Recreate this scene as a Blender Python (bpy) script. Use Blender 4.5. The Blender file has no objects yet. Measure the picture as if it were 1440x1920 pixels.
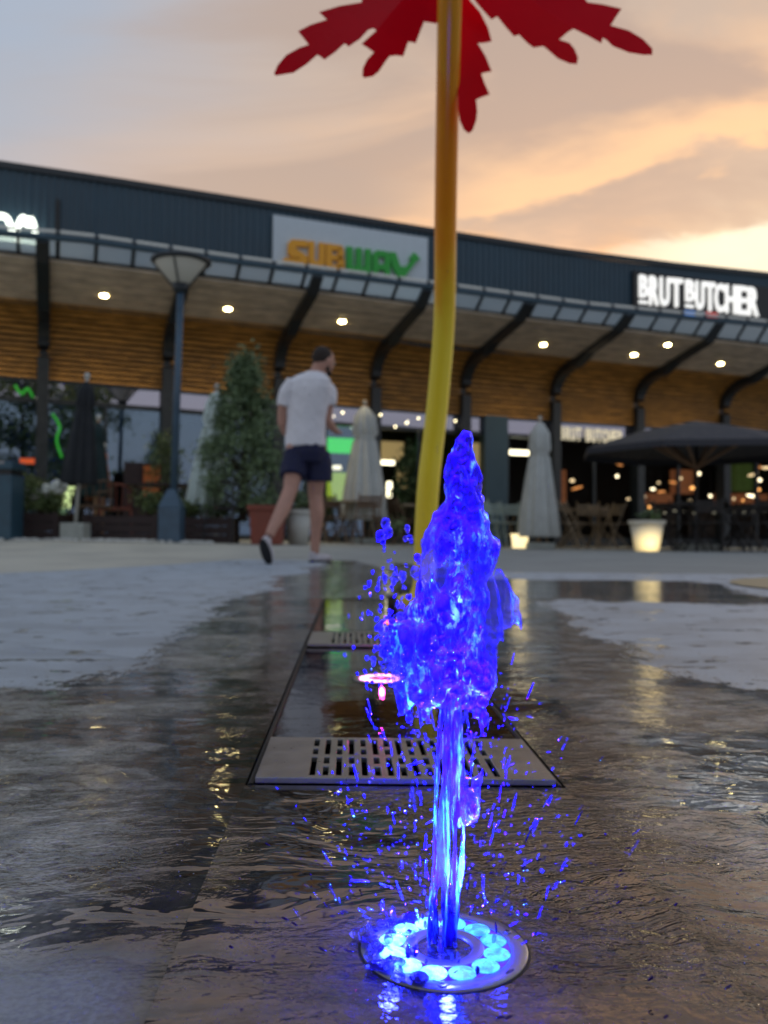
import bpy, bmesh, math, random
import numpy as np
from mathutils import Vector, Matrix, noise as mn
R = math.radians
rnd = random.Random(7)
sc = bpy.context.scene
COL = sc.collection

# ------------------------------------------------------------------ camera
FPX, CAMH = 1600.0, 0.25
CAM_M = Matrix.Translation((0, 0, CAMH)) @ Matrix.Rotation(R(90 + 1.54), 4, 'X') @ Matrix.Rotation(R(0.5), 4, 'Z')
cd = bpy.data.cameras.new('camera')
cam = bpy.data.objects.new('camera', cd); COL.objects.link(cam)
cam.matrix_world = CAM_M
cd.sensor_fit = 'VERTICAL'; cd.sensor_height = 24; cd.lens = 20.0
cd.clip_start = 0.02; cd.clip_end = 2000
cd.dof.use_dof = True; cd.dof.focus_distance = 0.62; cd.dof.aperture_fstop = 5.3
sc.camera = cam
sc.view_settings.view_transform = 'Standard'; sc.view_settings.look = 'None'
sc.view_settings.gamma = 1; sc.view_settings.use_curve_mapping = False
sc.view_settings.exposure = 0.36
sc.cycles.use_denoising = True
sc.cycles.max_bounces = 10; sc.cycles.diffuse_bounces = 3; sc.cycles.glossy_bounces = 4
sc.cycles.transmission_bounces = 6; sc.cycles.transparent_max_bounces = 16
sc.cycles.caustics_reflective = False; sc.cycles.caustics_refractive = False
sc.cycles.sample_clamp_indirect = 20

# ------------------------------------------------------------------ node helper
class NT:
    def __init__(s, nt): s.nt = nt; s.n = nt.nodes; s.l = nt.links
    def node(s, t, **kw):
        x = s.n.new(t)
        for k, v in kw.items(): setattr(x, k, v)
        return x
    def put(s, inp, v):
        if v is None: return
        if isinstance(v, bpy.types.NodeSocket): s.l.new(v, inp)
        elif isinstance(v, (tuple, list)):
            v = tuple(v)
            if inp.type == 'RGBA' and len(v) == 3: v = v + (1,)
            inp.default_value = v
        else: inp.default_value = v
    def math(s, op, a, b=None, c=None, clamp=False):
        x = s.node('ShaderNodeMath', operation=op); x.use_clamp = clamp
        s.put(x.inputs[0], a); s.put(x.inputs[1], b); s.put(x.inputs[2], c); return x.outputs[0]
    def sstep(s, v, a, b):
        x = s.node('ShaderNodeMapRange', interpolation_type='SMOOTHSTEP')
        s.put(x.inputs[0], v); x.inputs[1].default_value = a; x.inputs[2].default_value = b; return x.outputs[0]
    def lin(s, v, a, b, c=0, d=1):
        x = s.node('ShaderNodeMapRange'); s.put(x.inputs[0], v)
        for i, q in enumerate((a, b, c, d)): x.inputs[i + 1].default_value = q
        return x.outputs[0]
    def mix(s, f, a, b, mode='MIX'):
        x = s.node('ShaderNodeMix', data_type='RGBA', blend_type=mode)
        s.put(x.inputs[0], f); s.put(x.inputs[6], a); s.put(x.inputs[7], b); return x.outputs[2]
    def noise(s, vec, scale, detail=3, rough=.5, dist=0):
        x = s.node('ShaderNodeTexNoise'); s.put(x.inputs['Vector'], vec); x.inputs['Scale'].default_value = scale
        x.inputs['Detail'].default_value = detail; x.inputs['Roughness'].default_value = rough; x.inputs['Distortion'].default_value = dist
        return x.outputs[0]
    def mapv(s, vec, scale=(1, 1, 1), rot=(0, 0, 0), loc=(0, 0, 0)):
        x = s.node('ShaderNodeMapping'); s.put(x.inputs[0], vec); x.inputs[1].default_value = loc
        x.inputs[2].default_value = rot; x.inputs[3].default_value = scale; return x.outputs[0]
    def bump(s, h, dist, strength=1, normal=None):
        x = s.node('ShaderNodeBump'); s.put(x.inputs['Height'], h); x.inputs['Distance'].default_value = dist
        x.inputs['Strength'].default_value = strength; s.put(x.inputs['Normal'], normal); return x.outputs[0]
    def mixsh(s, f, a, b):
        x = s.node('ShaderNodeMixShader'); s.put(x.inputs[0], f); s.l.new(a, x.inputs[1]); s.l.new(b, x.inputs[2]); return x.outputs[0]

# ------------------------------------------------------------------ sky
w = bpy.data.worlds.new('World'); sc.world = w; w.use_nodes = True
t = NT(w.node_tree); t.n.clear()
co = t.node('ShaderNodeTexCoord').outputs['Generated']
sp = t.node('ShaderNodeSeparateXYZ'); t.put(sp.inputs[0], co); X, Y, Z = sp.outputs
Zc = t.math('MAXIMUM', Z, 0.0)
pj = t.math('ADD', Zc, 0.22)
cv = t.node('ShaderNodeCombineXYZ'); t.put(cv.inputs[0], t.math('DIVIDE', X, pj)); t.put(cv.inputs[1], t.math('DIVIDE', Y, pj))
cvec = cv.outputs[0]
n1 = t.noise(t.mapv(cvec, (0.55, 1.3, 1), (0, 0, R(28))), 1.3, 6, .55, .5)
n2 = t.noise(t.mapv(cvec, (0.9, 1.6, 1), (0, 0, R(20)), (3.1, 1.7, 0)), 2.6, 7, .6, .3)
# warm glow towards the set sun: ahead and to the right, low
def dirdot(v):
    q = t.node('ShaderNodeVectorMath', operation='DOT_PRODUCT'); t.put(q.inputs[0], co); q.inputs[1].default_value = Vector(v).normalized(); return q.outputs['Value']
g = dirdot((.34, .93, .16))
n3 = t.noise(t.mapv(cvec, (.7, 1.5, 1), (0, 0, R(24)), (5.2, 2.3, 0)), 1.25, 8, .56, .8)
warm = t.sstep(t.math('ADD', g, t.lin(n1, .3, .7, -.07, .07)), .62, .91)
cool = t.mix(t.sstep(Z, .0, .7), (.38, .38, .43), (.33, .40, .52))
peach = t.mix(t.sstep(Z, .14, .52), (.95, .53, .29), (.52, .39, .31))
col = t.mix(warm, cool, peach)
# lit cloud bellies
orange = t.math('MULTIPLY', t.sstep(n2, .46, .58), t.math('MULTIPLY', t.sstep(g, .84, .98), t.sstep(Z, .60, .22)))
col = t.mix(t.math('MULTIPLY', orange, .85), col, (1.05, .52, .20))
# clear pale gap low at the right
gapm = t.sstep(t.math('ADD', dirdot((.47, .86, .215)), t.lin(n3, .3, .7, -.014, .014)), .966, .994)
gapm = t.math('MULTIPLY', gapm, t.sstep(Z, .44, .26))
col = t.mix(t.math('MULTIPLY', gapm, .92), col, (.90, .90, .70))
# grey-brown cloud banks
grey = t.math('MULTIPLY', t.sstep(n3, .46, .58), t.sstep(g, .60, .92))
col = t.mix(t.math('MULTIPLY', grey, .80), col, (.40, .29, .245))
bl_ = t.math('MULTIPLY', t.sstep(n1, .50, .68), t.sstep(g, .95, .7))
col = t.mix(t.math('MULTIPLY', bl_, .75), col, (.28, .31, .37))
# the long cloud bank over the roof at the right, lit orange along its upper side
Yc = t.math('MAXIMUM', Y, .15); az = t.math('DIVIDE', X, Yc); el = t.math('DIVIDE', Z, Yc)
wob = t.math('ADD', t.lin(n3, .3, .7, -.07, .07), t.lin(n2, .3, .7, -.05, .05))
dl = t.math('ADD', t.math('SUBTRACT', el, t.math('MULTIPLY_ADD', az, .23, .325)), wob)
fr = t.math('MULTIPLY', t.sstep(az, -.05, .16), t.sstep(az, 1.3, .8))
up = t.math('MULTIPLY', t.math('MULTIPLY', t.sstep(dl, .02, .06), t.sstep(dl, .19, .07)), fr)
col = t.mix(t.math('MULTIPLY', up, .8), col, (1.02, .60, .31))
bank = t.math('MULTIPLY', t.math('MULTIPLY', t.sstep(dl, -.055, -.015), t.sstep(dl, .055, .015)), fr)
col = t.mix(t.math('MULTIPLY', bank, .52), col, (.46, .34, .27))
low = t.math('MULTIPLY', t.sstep(dl, -.03, -.07), t.math('MULTIPLY', t.sstep(az, .18, .42), t.sstep(az, 1.4, .9)))
col = t.mix(t.math('MULTIPLY', low, .85), col, (.92, .90, .70))
sky = t.node('ShaderNodeTexSky', sky_type='NISHITA'); sky.sun_disc = False
sky.sun_elevation = R(2.5); sky.sun_rotation = R(20); sky.air_density = 1.5; sky.dust_density = 2
b1 = t.node('ShaderNodeBackground'); t.put(b1.inputs[0], col); b1.inputs[1].default_value = 0.82
b2 = t.node('ShaderNodeBackground'); t.put(b2.inputs[0], sky.outputs[0]); b2.inputs[1].default_value = 0.05
ad = t.node('ShaderNodeAddShader'); t.l.new(b1.outputs[0], ad.inputs[0]); t.l.new(b2.outputs[0], ad.inputs[1])
t.l.new(ad.outputs[0], t.node('ShaderNodeOutputWorld').inputs[0])
# weak dusk sun, diffused by cloud
sl = bpy.data.lights.new('sun', 'SUN'); sl.energy = .9; sl.angle = R(14); sl.color = (1, .78, .58)
so = bpy.data.objects.new('sun', sl); COL.objects.link(so)
so.rotation_euler = Vector((-.42, -.88, -.13)).to_track_quat('-Z', 'Y').to_euler()

# ------------------------------------------------------------------ pixel -> place helpers
RM = CAM_M.to_3x3(); CO = Vector((0, 0, CAMH))
def ray(px, py): return RM @ Vector(((px - 720) / FPX, (960 - py) / FPX, -1))
def P(px, py, y):
    d = ray(px, py); return CO + d * (y / d.y)
def ss(x, a, b):
    x = min(1, max(0, (x - a) / (b - a))); return x * x * (3 - 2 * x)
def tz(x, y):
    k = ss(x, -4, 3); top = .15 * (1 - k) + .04 * k
    return -.002 + top * ss(y, 6.2, 11.0)
def at(px, y):
    x = (px - 720) / FPX * y; return Vector((x, y, tz(x, y)))

# ------------------------------------------------------------------ materials
def mat(name, color=(.5, .5, .5), rough=.5, metal=0, emis=None, es=0, var=0, vscale=8, bump=0, bscale=60, spec=.5, ior=1.5, stretch=(1, 1, 1), coat=0):
    m = bpy.data.materials.new(name); m.use_nodes = True
    t = NT(m.node_tree); b = t.n['Principled BSDF']
    b.inputs['Roughness'].default_value = rough; b.inputs['Metallic'].default_value = metal
    b.inputs['Specular IOR Level'].default_value = spec; b.inputs['IOR'].default_value = ior
    b.inputs['Coat Weight'].default_value = coat
    tc = t.node('ShaderNodeTexCoord').outputs['Object']
    v = t.mapv(tc, stretch)
    c = tuple(color) + (1,)
    if var:
        n = t.noise(v, vscale, 5, .6)
        d = tuple(x * (1 - var) for x in color); e = tuple(min(1, x * (1 + var)) for x in color)
        t.put(b.inputs['Base Color'], t.mix(t.sstep(n, .3, .7), d, e))
        t.put(b.inputs['Roughness'], t.lin(n, .3, .7, max(0, rough * .8), min(1, rough * 1.2)))
    else: b.inputs['Base Color'].default_value = c
    if bump: t.put(b.inputs['Normal'], t.bump(t.noise(v, bscale, 4, .6), bump))
    if emis: b.inputs['Emission Color'].default_value = tuple(emis) + (1,); b.inputs['Emission Strength'].default_value = es
    return m
M = {}
M['steel'] = mat('stainless_steel', (.30, .30, .31), .33, .7, var=.1, vscale=30, bump=.0002, bscale=300)
M['dsteel'] = mat('dark_painted_steel', (.018, .024, .030), .35, 0, var=.2)
M['clad'] = mat('blue_grey_cladding', (.042, .084, .120), .45, 0, var=.10, vscale=1.5)
M['lampsteel'] = mat('blue_painted_steel', (.05, .095, .145), .35, 0, var=.15)
M['bin'] = mat('dark_blue_bin_metal', (.03, .078, .115), .4, 0, var=.15)
M['wood'] = mat('warm_slat_wood', (.54, .265, .062), .55, 0, var=.42, vscale=3, stretch=(1, 1, 8))
M['woodback'] = mat('dark_board_behind_slats', (.03, .018, .01), .8, var=.2)
M['soffit'] = mat('pale_brown_soffit_board', (.66, .54, .41), .6, var=.22, vscale=3, stretch=(1, 1, 8))
M['panelwhite'] = mat('white_sign_panel', (.62, .70, .76), .4, var=.03)
M['orange'] = mat('orange_letter', (.95, .42, .015), .4)
M['green'] = mat('green_letter', (.03, .44, .05), .4)
M['black'] = mat('black_sign_panel', (.010, .011, .013), .4, var=.1)
M['litwhite'] = mat('lit_white_letter', (.6, .6, .6), .4, emis=(1, .99, .95), es=.72)
M['litwarm'] = mat('lit_cream_letter', (.4, .38, .3), .5, emis=(1, .88, .62), es=.42)
M['litglow'] = mat('glowing_white_tube', (.9, .9, .9), .4, emis=(.93, 1, .86), es=2.2)
M['blue'] = mat('blue_stripe', (.05, .25, .7), .4, emis=(.05, .25, .8), es=.5)
M['red'] = mat('red_stripe', (.6, .03, .02), .4, emis=(.7, .03, .02), es=.5)
M['skin'] = mat('skin', (.50, .27, .20), .55, var=.08, vscale=12)
M['hair'] = mat('dark_brown_hair', (.028, .017, .012), .8, var=.3, vscale=60, bump=.003, bscale=150)
M['shirt'] = mat('white_cotton', (.80, .78, .82), .85, var=.04, vscale=6, bump=.004, bscale=9)
M['shorts'] = mat('navy_cotton', (.010, .012, .05), .8, var=.3, vscale=40, bump=.004, bscale=12)
M['sole'] = mat('dark_rubber_sole', (.012, .012, .014), .7)
M['shoe'] = mat('white_canvas_shoe', (.55, .52, .55), .7, var=.1)
M['yellow'] = None
M['leafred'] = mat('glossy_red_enamel', (.98, .004, .010), .30, spec=.16, var=.10, vscale=3)
M['parasol'] = mat('pale_grey_canvas', (.55, .57, .55), .85, var=.08, vscale=5, bump=.004, bscale=14)
M['parasolblue'] = mat('pale_mint_canvas', (.60, .70, .68), .85, var=.08, vscale=5, bump=.004, bscale=14)
M['parasoldark'] = mat('charcoal_canvas', (.016, .019, .024), .8, var=.2)
M['parasolgreen'] = mat('bottle_green_canvas', (.012, .032, .034), .8, var=.2)
M['parasolorange'] = mat('rust_orange_canvas', (.55, .14, .03), .8, var=.2)
M['parasolopen'] = mat('dark_grey_canvas', (.045, .045, .055), .8, var=.1)
M['polewood'] = mat('parasol_wood', (.38, .22, .12), .6, var=.2)
M['concrete'] = mat('grey_concrete_block', (.36, .38, .35), .85, var=.12, vscale=12, bump=.003, bscale=30)
M['brownplanter'] = mat('dark_brown_board', (.034, .018, .018), .6, var=.25, vscale=4, stretch=(1, 1, 6))
M['terracotta'] = mat('terracotta', (.23, .062, .04), .7, var=.12)
M['whitepot'] = mat('off_white_pot', (.5, .5, .46), .6, var=.05)
M['rattan'] = mat('brown_rattan', (.13, .075, .045), .7, var=.3, vscale=30)
M['darkmetal'] = mat('dark_chair_metal', (.02, .017, .017), .5)
M['tanwood'] = mat('tan_folding_wood', (.30, .23, .15), .6, var=.2)
M['mint'] = mat('pale_mint_metal', (.32, .40, .38), .5, var=.1)
M['grillwood'] = mat('glowing_interior_panel', (.55, .40, .2), .6, emis=(.9, .62, .26), es=.26)  # emission stands in for shop light falling on the wooden panels
M['interior'] = mat('dark_interior', (.035, .032, .03), .7, var=.3)
M['counter'] = mat('dark_counter', (.05, .03, .02), .5)
M['soil'] = mat('soil', (.03, .022, .015), .9)
M['ledstrip'] = mat('warm_lit_tube', (.9, .9, .8), .5, emis=(1, .86, .58), es=3.0)
M['pebble'] = mat('pale_pebble', (.55, .55, .52), .8, var=.2)
M['bulb'] = mat('lit_bulb', (.9, .85, .6), .5, emis=(1, .86, .5), es=7)
M['spot'] = mat('lit_downlight', (.9, .9, .7), .5, emis=(1, .80, .34), es=40)
M['amber'] = mat('amber_lit_shade', (.9, .5, .2), .5, emis=(1, .42, .12), es=2.2)
M['warmwhite'] = mat('warm_white_lamp', (.9, .8, .6), .5, emis=(1, .80, .5), es=4)
M['amberdim'] = mat('dim_amber_shade', (.9, .5, .2), .5, emis=(1, .36, .10), es=.7)
M['warmdim'] = mat('dim_warm_lamp', (.9, .8, .6), .5, emis=(1, .70, .38), es=1.3)
M['shelf'] = mat('dim_glowing_shelf', (.3, .12, .05), .6, emis=(.8, .26, .10), es=.10, var=.3)  # emission stands in for warm room light on the shelves
M['shelfgreen'] = mat('dim_glowing_green_wall', (.05, .12, .03), .6, emis=(.25, .35, .08), es=.06, var=.3)  # greenish room light on the wall, put in as emission
M['greenlit'] = mat('green_lit_sign', (.05, .6, .05), .5, emis=(.03, 1, .05), es=1.0)
M['greendim'] = mat('dim_green_neon', (.05, .4, .05), .5, emis=(.06, 1, .08), es=.13)
M['yellowlit'] = mat('yellow_green_lit', (.5, .6, .1), .5, emis=(.55, .7, .06), es=.8)  # the counter glows by emission in place of shop lighting
M['orangesign'] = mat('orange_red_plate', (.7, .1, .02), .5, emis=(.9, .12, .02), es=.3)
M['flower'] = mat('white_petals', (.75, .78, .72), .7)
M['trunkw'] = mat('bark', (.07, .05, .035), .9, var=.3, vscale=20)
M['asphaltjoint'] = mat('dark_joint', (.012, .012, .013), .7)

def leafmat(name, c1, c2):
    m = bpy.data.materials.new(name); m.use_nodes = True; t = NT(m.node_tree); b = t.n['Principled BSDF']
    ti = t.node('ShaderNodeTexCoord').outputs['Object']
    n = t.noise(ti, 9, 3); n2 = t.noise(ti, 60, 2)
    t.put(b.inputs['Base Color'], t.mix(t.sstep(t.math('ADD', t.math('MULTIPLY', n, .5), t.math('MULTIPLY', n2, .5)), .38, .62), c1, c2))
    b.inputs['Roughness'].default_value = .55
    return m
M['leafdark'] = leafmat('olive_green_leaves', (.06, .10, .045), (.22, .31, .15))
M['leafmid'] = leafmat('fresh_green_leaves', (.05, .085, .02), (.16, .21, .07))

def glassmat(name, tint, refl, rough=.01, trans=(.9, .95, .95), bl=.35):
    m = bpy.data.materials.new(name); m.use_nodes = True; t = NT(m.node_tree); t.n.clear()
    tr = t.node('ShaderNodeBsdfTransparent'); t.put(tr.inputs[0], trans)
    gl = t.node('ShaderNodeBsdfGlossy'); t.put(gl.inputs[0], tint); gl.inputs['Roughness'].default_value = rough
    lw = t.node('ShaderNodeLayerWeight'); lw.inputs[0].default_value = bl
    f = t.math('ADD', lw.outputs['Fresnel'], refl, clamp=True)
    t.l.new(t.mixsh(f, tr.outputs[0], gl.outputs[0]), t.node('ShaderNodeOutputMaterial').inputs[0]); return m
M['glass'] = glassmat('shop_glass', (.5, .70, .95), .24, trans=(.8, .84, .85), bl=.12)
M['glassdim'] = glassmat('shop_glass_weak_reflection', (.6, .7, .8), .0, trans=(.9, .92, .92), bl=.035)  # copy of the shop glass, reflection weakened for the darker right bays
M['transom'] = glassmat('reflective_transom_glass', (.70, .70, .85), .55, trans=(.5, .55, .6))
M['frost'] = mat('frosted_lamp_glass', (.42, .42, .38), .5, emis=(.8, .8, .7), es=.04)
def canopyglass():
    m = bpy.data.materials.new('canopy_glass'); m.use_nodes = True; t = NT(m.node_tree); t.n.clear()
    tr = t.node('ShaderNodeBsdfTransparent'); t.put(tr.inputs[0], (.8, .86, .84))
    tl = t.node('ShaderNodeBsdfTranslucent'); t.put(tl.inputs[0], (.85, .88, .9))
    gl = t.node('ShaderNodeBsdfGlossy'); gl.inputs['Roughness'].default_value = .1
    a = t.mixsh(.42, tr.outputs[0], tl.outputs[0]); a = t.mixsh(.08, a, gl.outputs[0])
    t.l.new(a, t.node('ShaderNodeOutputMaterial').inputs[0]); return m
M['canopyglass'] = canopyglass()
# painted palm stem: yellow low, orange further up
m = bpy.data.materials.new('yellow_orange_enamel'); m.use_nodes = True; t = NT(m.node_tree); b = t.n['Principled BSDF']
s = t.node('ShaderNodeSeparateXYZ'); t.put(s.inputs[0], t.node('ShaderNodeTexCoord').outputs['Object'])
nz = t.noise(t.mapv(t.node('ShaderNodeTexCoord').outputs['Object'], (8, 8, 1.4)), 2, 4)
hh = t.math('ADD', s.outputs[2], t.lin(nz, .3, .7, -.09, .09))
t.put(b.inputs['Base Color'], t.mix(t.sstep(hh, .85, 1.30), (.98, .76, .04), t.mix(t.sstep(hh, 1.5, 1.75), (1.0, .33, .006), (1.0, .46, .012))))
b.inputs['Roughness'].default_value = .30; b.inputs['Specular IOR Level'].default_value = .28
M['yellow'] = m

# ------------------------------------------------------------------ mesh builder
ORG = {}
class MB:
    def __init__(s): s.v = []; s.f = []
    def add(s, vs, fs):
        o = len(s.v); s.v += [Vector(q) for q in vs]; s.f += [tuple(i + o for i in q) for q in fs]; return s
    def hexa(s, p):  # 8 points: bottom 4 ccw, top 4 ccw
        return s.add(p, [(3, 2, 1, 0), (4, 5, 6, 7), (0, 1, 5, 4), (1, 2, 6, 5), (2, 3, 7, 6), (3, 0, 4, 7)])
    def box(s, c, d, rz=0, rot=None):
        m = rot or Matrix.Rotation(rz, 3, 'Z'); c = Vector(c); x, y, z = (k / 2 for k in d)
        return s.hexa([c + m @ Vector(q) for q in ((-x, -y, -z), (x, -y, -z), (x, y, -z), (-x, y, -z), (-x, -y, z), (x, -y, z), (x, y, z), (-x, y, z))])
    def tube(s, pts, rad, n=8, cap=True):
        pts = [Vector(p) for p in pts]
        if not isinstance(rad, (list, tuple)): rad = [rad] * len(pts)
        vs = []; fs = []; prev = None
        for i, p in enumerate(pts):
            d = (pts[min(i + 1, len(pts) - 1)] - pts[max(i - 1, 0)]).normalized()
            if prev is None: a = d.orthogonal().normalized()
            else: a = (prev - d * prev.dot(d)).normalized()
            prev = a; b = d.cross(a)
            r = rad[i]
            for k in range(n):
                th = 2 * math.pi * k / n; vs.append(p + (a * math.cos(th) + b * math.sin(th)) * r)
        for i in range(len(pts) - 1):
            for k in range(n):
                k2 = (k + 1) % n; fs.append((i * n + k, i * n + k2, (i + 1) * n + k2, (i + 1) * n + k))
        if cap: fs.append(tuple(reversed(range(n)))); fs.append(tuple(range((len(pts) - 1) * n, len(pts) * n)))
        return s.add(vs, fs)
    def lathe(s, prof, c=(0, 0, 0), n=24, fold=None, cap=True):
        c = Vector(c); vs = []; fs = []
        for i, (r, z) in enumerate(prof):
            for k in range(n):
                th = 2 * math.pi * k / n; rr = r * (fold(th, i) if fold else 1)
                vs.append(c + Vector((rr * math.cos(th), rr * math.sin(th), z)))
        m = len(prof)
        for i in range(m - 1):
            for k in range(n):
                k2 = (k + 1) % n; fs.append((i * n + k, i * n + k2, (i + 1) * n + k2, (i + 1) * n + k))
        if cap: fs.append(tuple(reversed(range(n)))); fs.append(tuple(range((m - 1) * n, m * n)))
        return s.add(vs, fs)
    def ell(s, c, r, n=10, m=7, rot=None):
        c = Vector(c); rx, ry, rz = r if isinstance(r, (tuple, list, Vector)) else (r, r, r)
        vs = []; fs = []; rot = rot or Matrix.Identity(3)
        for j in range(1, m):
            ph = math.pi * j / m
            for k in range(n):
                th = 2 * math.pi * k / n
                vs.append(c + rot @ Vector((rx * math.sin(ph) * math.cos(th), ry * math.sin(ph) * math.sin(th), -rz * math.cos(ph))))
        vs += [c + rot @ Vector((0, 0, -rz)), c + rot @ Vector((0, 0, rz))]
        B, T = (m - 1) * n, (m - 1) * n + 1
        for j in range(m - 2):
            for k in range(n):
                k2 = (k + 1) % n; fs.append((j * n + k, j * n + k2, (j + 1) * n + k2, (j + 1) * n + k))
        for k in range(n):
            k2 = (k + 1) % n; fs.append((B, k2, k)); fs.append((T, (m - 2) * n + k, (m - 2) * n + k2))
        return s.add(vs, fs)
    def loft(s, rings):
        n = len(rings[0]); vs = [q for r in rings for q in r]; fs = []
        for i in range(len(rings) - 1):
            for k in range(n):
                k2 = (k + 1) % n; fs.append((i * n + k, i * n + k2, (i + 1) * n + k2, (i + 1) * n + k))
        fs.append(tuple(reversed(range(n)))); fs.append(tuple(range((len(rings) - 1) * n, len(rings) * n)))
        return s.add(vs, fs)
    def build(s, name, m, parent=None, smooth=False, bevel=0, kind=None, org=None):
        o0 = org if org is not None else (ORG.get(parent.name, Vector()) if parent else Vector())
        me = bpy.data.meshes.new(name); me.from_pydata([v - o0 for v in s.v], [], s.f); me.update()
        if m: me.materials.append(m if not isinstance(m, str) else M[m])
        if smooth: me.shade_smooth()
        o = bpy.data.objects.new(name, me); COL.objects.link(o); ORG[o.name] = o0
        if parent: o.parent = parent
        else: o.location = o0
        if bevel:
            b = o.modifiers.new('bevel', 'BEVEL'); b.width = bevel; b.segments = 2; b.limit_method = 'ANGLE'
        if kind: o['kind'] = kind
        return o
def thing(name, label, cat, loc=(0, 0, 0), group=None, local=False):
    o = bpy.data.objects.new(name, None); COL.objects.link(o); o.location = loc
    o.empty_display_size = .1
    o['label'] = label; o['category'] = cat
    if group: o['group'] = group
    ORG[o.name] = Vector() if local else Vector(loc)
    return o
def tag(o, label=None, cat=None, group=None, kind=None):
    for k, v in (('label', label), ('category', cat), ('group', group), ('kind', kind)):
        if v: o[k] = v
    return o
def copy_tree(o, parent=None):
    c = o.copy(); COL.objects.link(c)
    if parent: c.parent = parent
    for ch in list(o.children): copy_tree(ch, c)
    return c
def place(o, loc, rz=0, sc_=None, label=None, group=None):
    o.location = loc; o.rotation_euler = (0, 0, rz)
    if sc_: o.scale = (sc_,) * 3
    if label: o['label'] = label
    if group: o['group'] = group
    return o
def evalmesh(o):
    dg = bpy.context.evaluated_depsgraph_get(); dg.update()
    return bpy.data.meshes.new_from_object(o.evaluated_get(dg))
def remeshed(mb, voxel, name, m, parent=None, disp=None, smooth_it=0):
    """union of many blobs as one continuous skin"""
    o = mb.build(name, m, parent); md = o.modifiers.new('r', 'REMESH'); md.mode = 'VOXEL'; md.voxel_size = voxel
    if smooth_it:
        q = o.modifiers.new('s', 'SMOOTH'); q.iterations = smooth_it; q.factor = .5
    me = evalmesh(o); o.modifiers.clear(); old = o.data; o.data = me; bpy.data.meshes.remove(old)
    if not me.materials: me.materials.append(M[m] if isinstance(m, str) else m)
    me.materials[0] = M[m] if isinstance(m, str) else m
    if disp:
        nv = len(me.vertices); c = np.empty(nv * 3); nn = np.empty(nv * 3)
        me.vertices.foreach_get('co', c); me.vertices.foreach_get('normal', nn)
        c = c.reshape(-1, 3); nn = nn.reshape(-1, 3)
        d = np.fromiter((disp(Vector(q)) for q in c.tolist()), float, nv)
        me.vertices.foreach_set('co', (c + nn * d[:, None]).ravel()); me.update()
    me.shade_smooth(); return o

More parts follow.
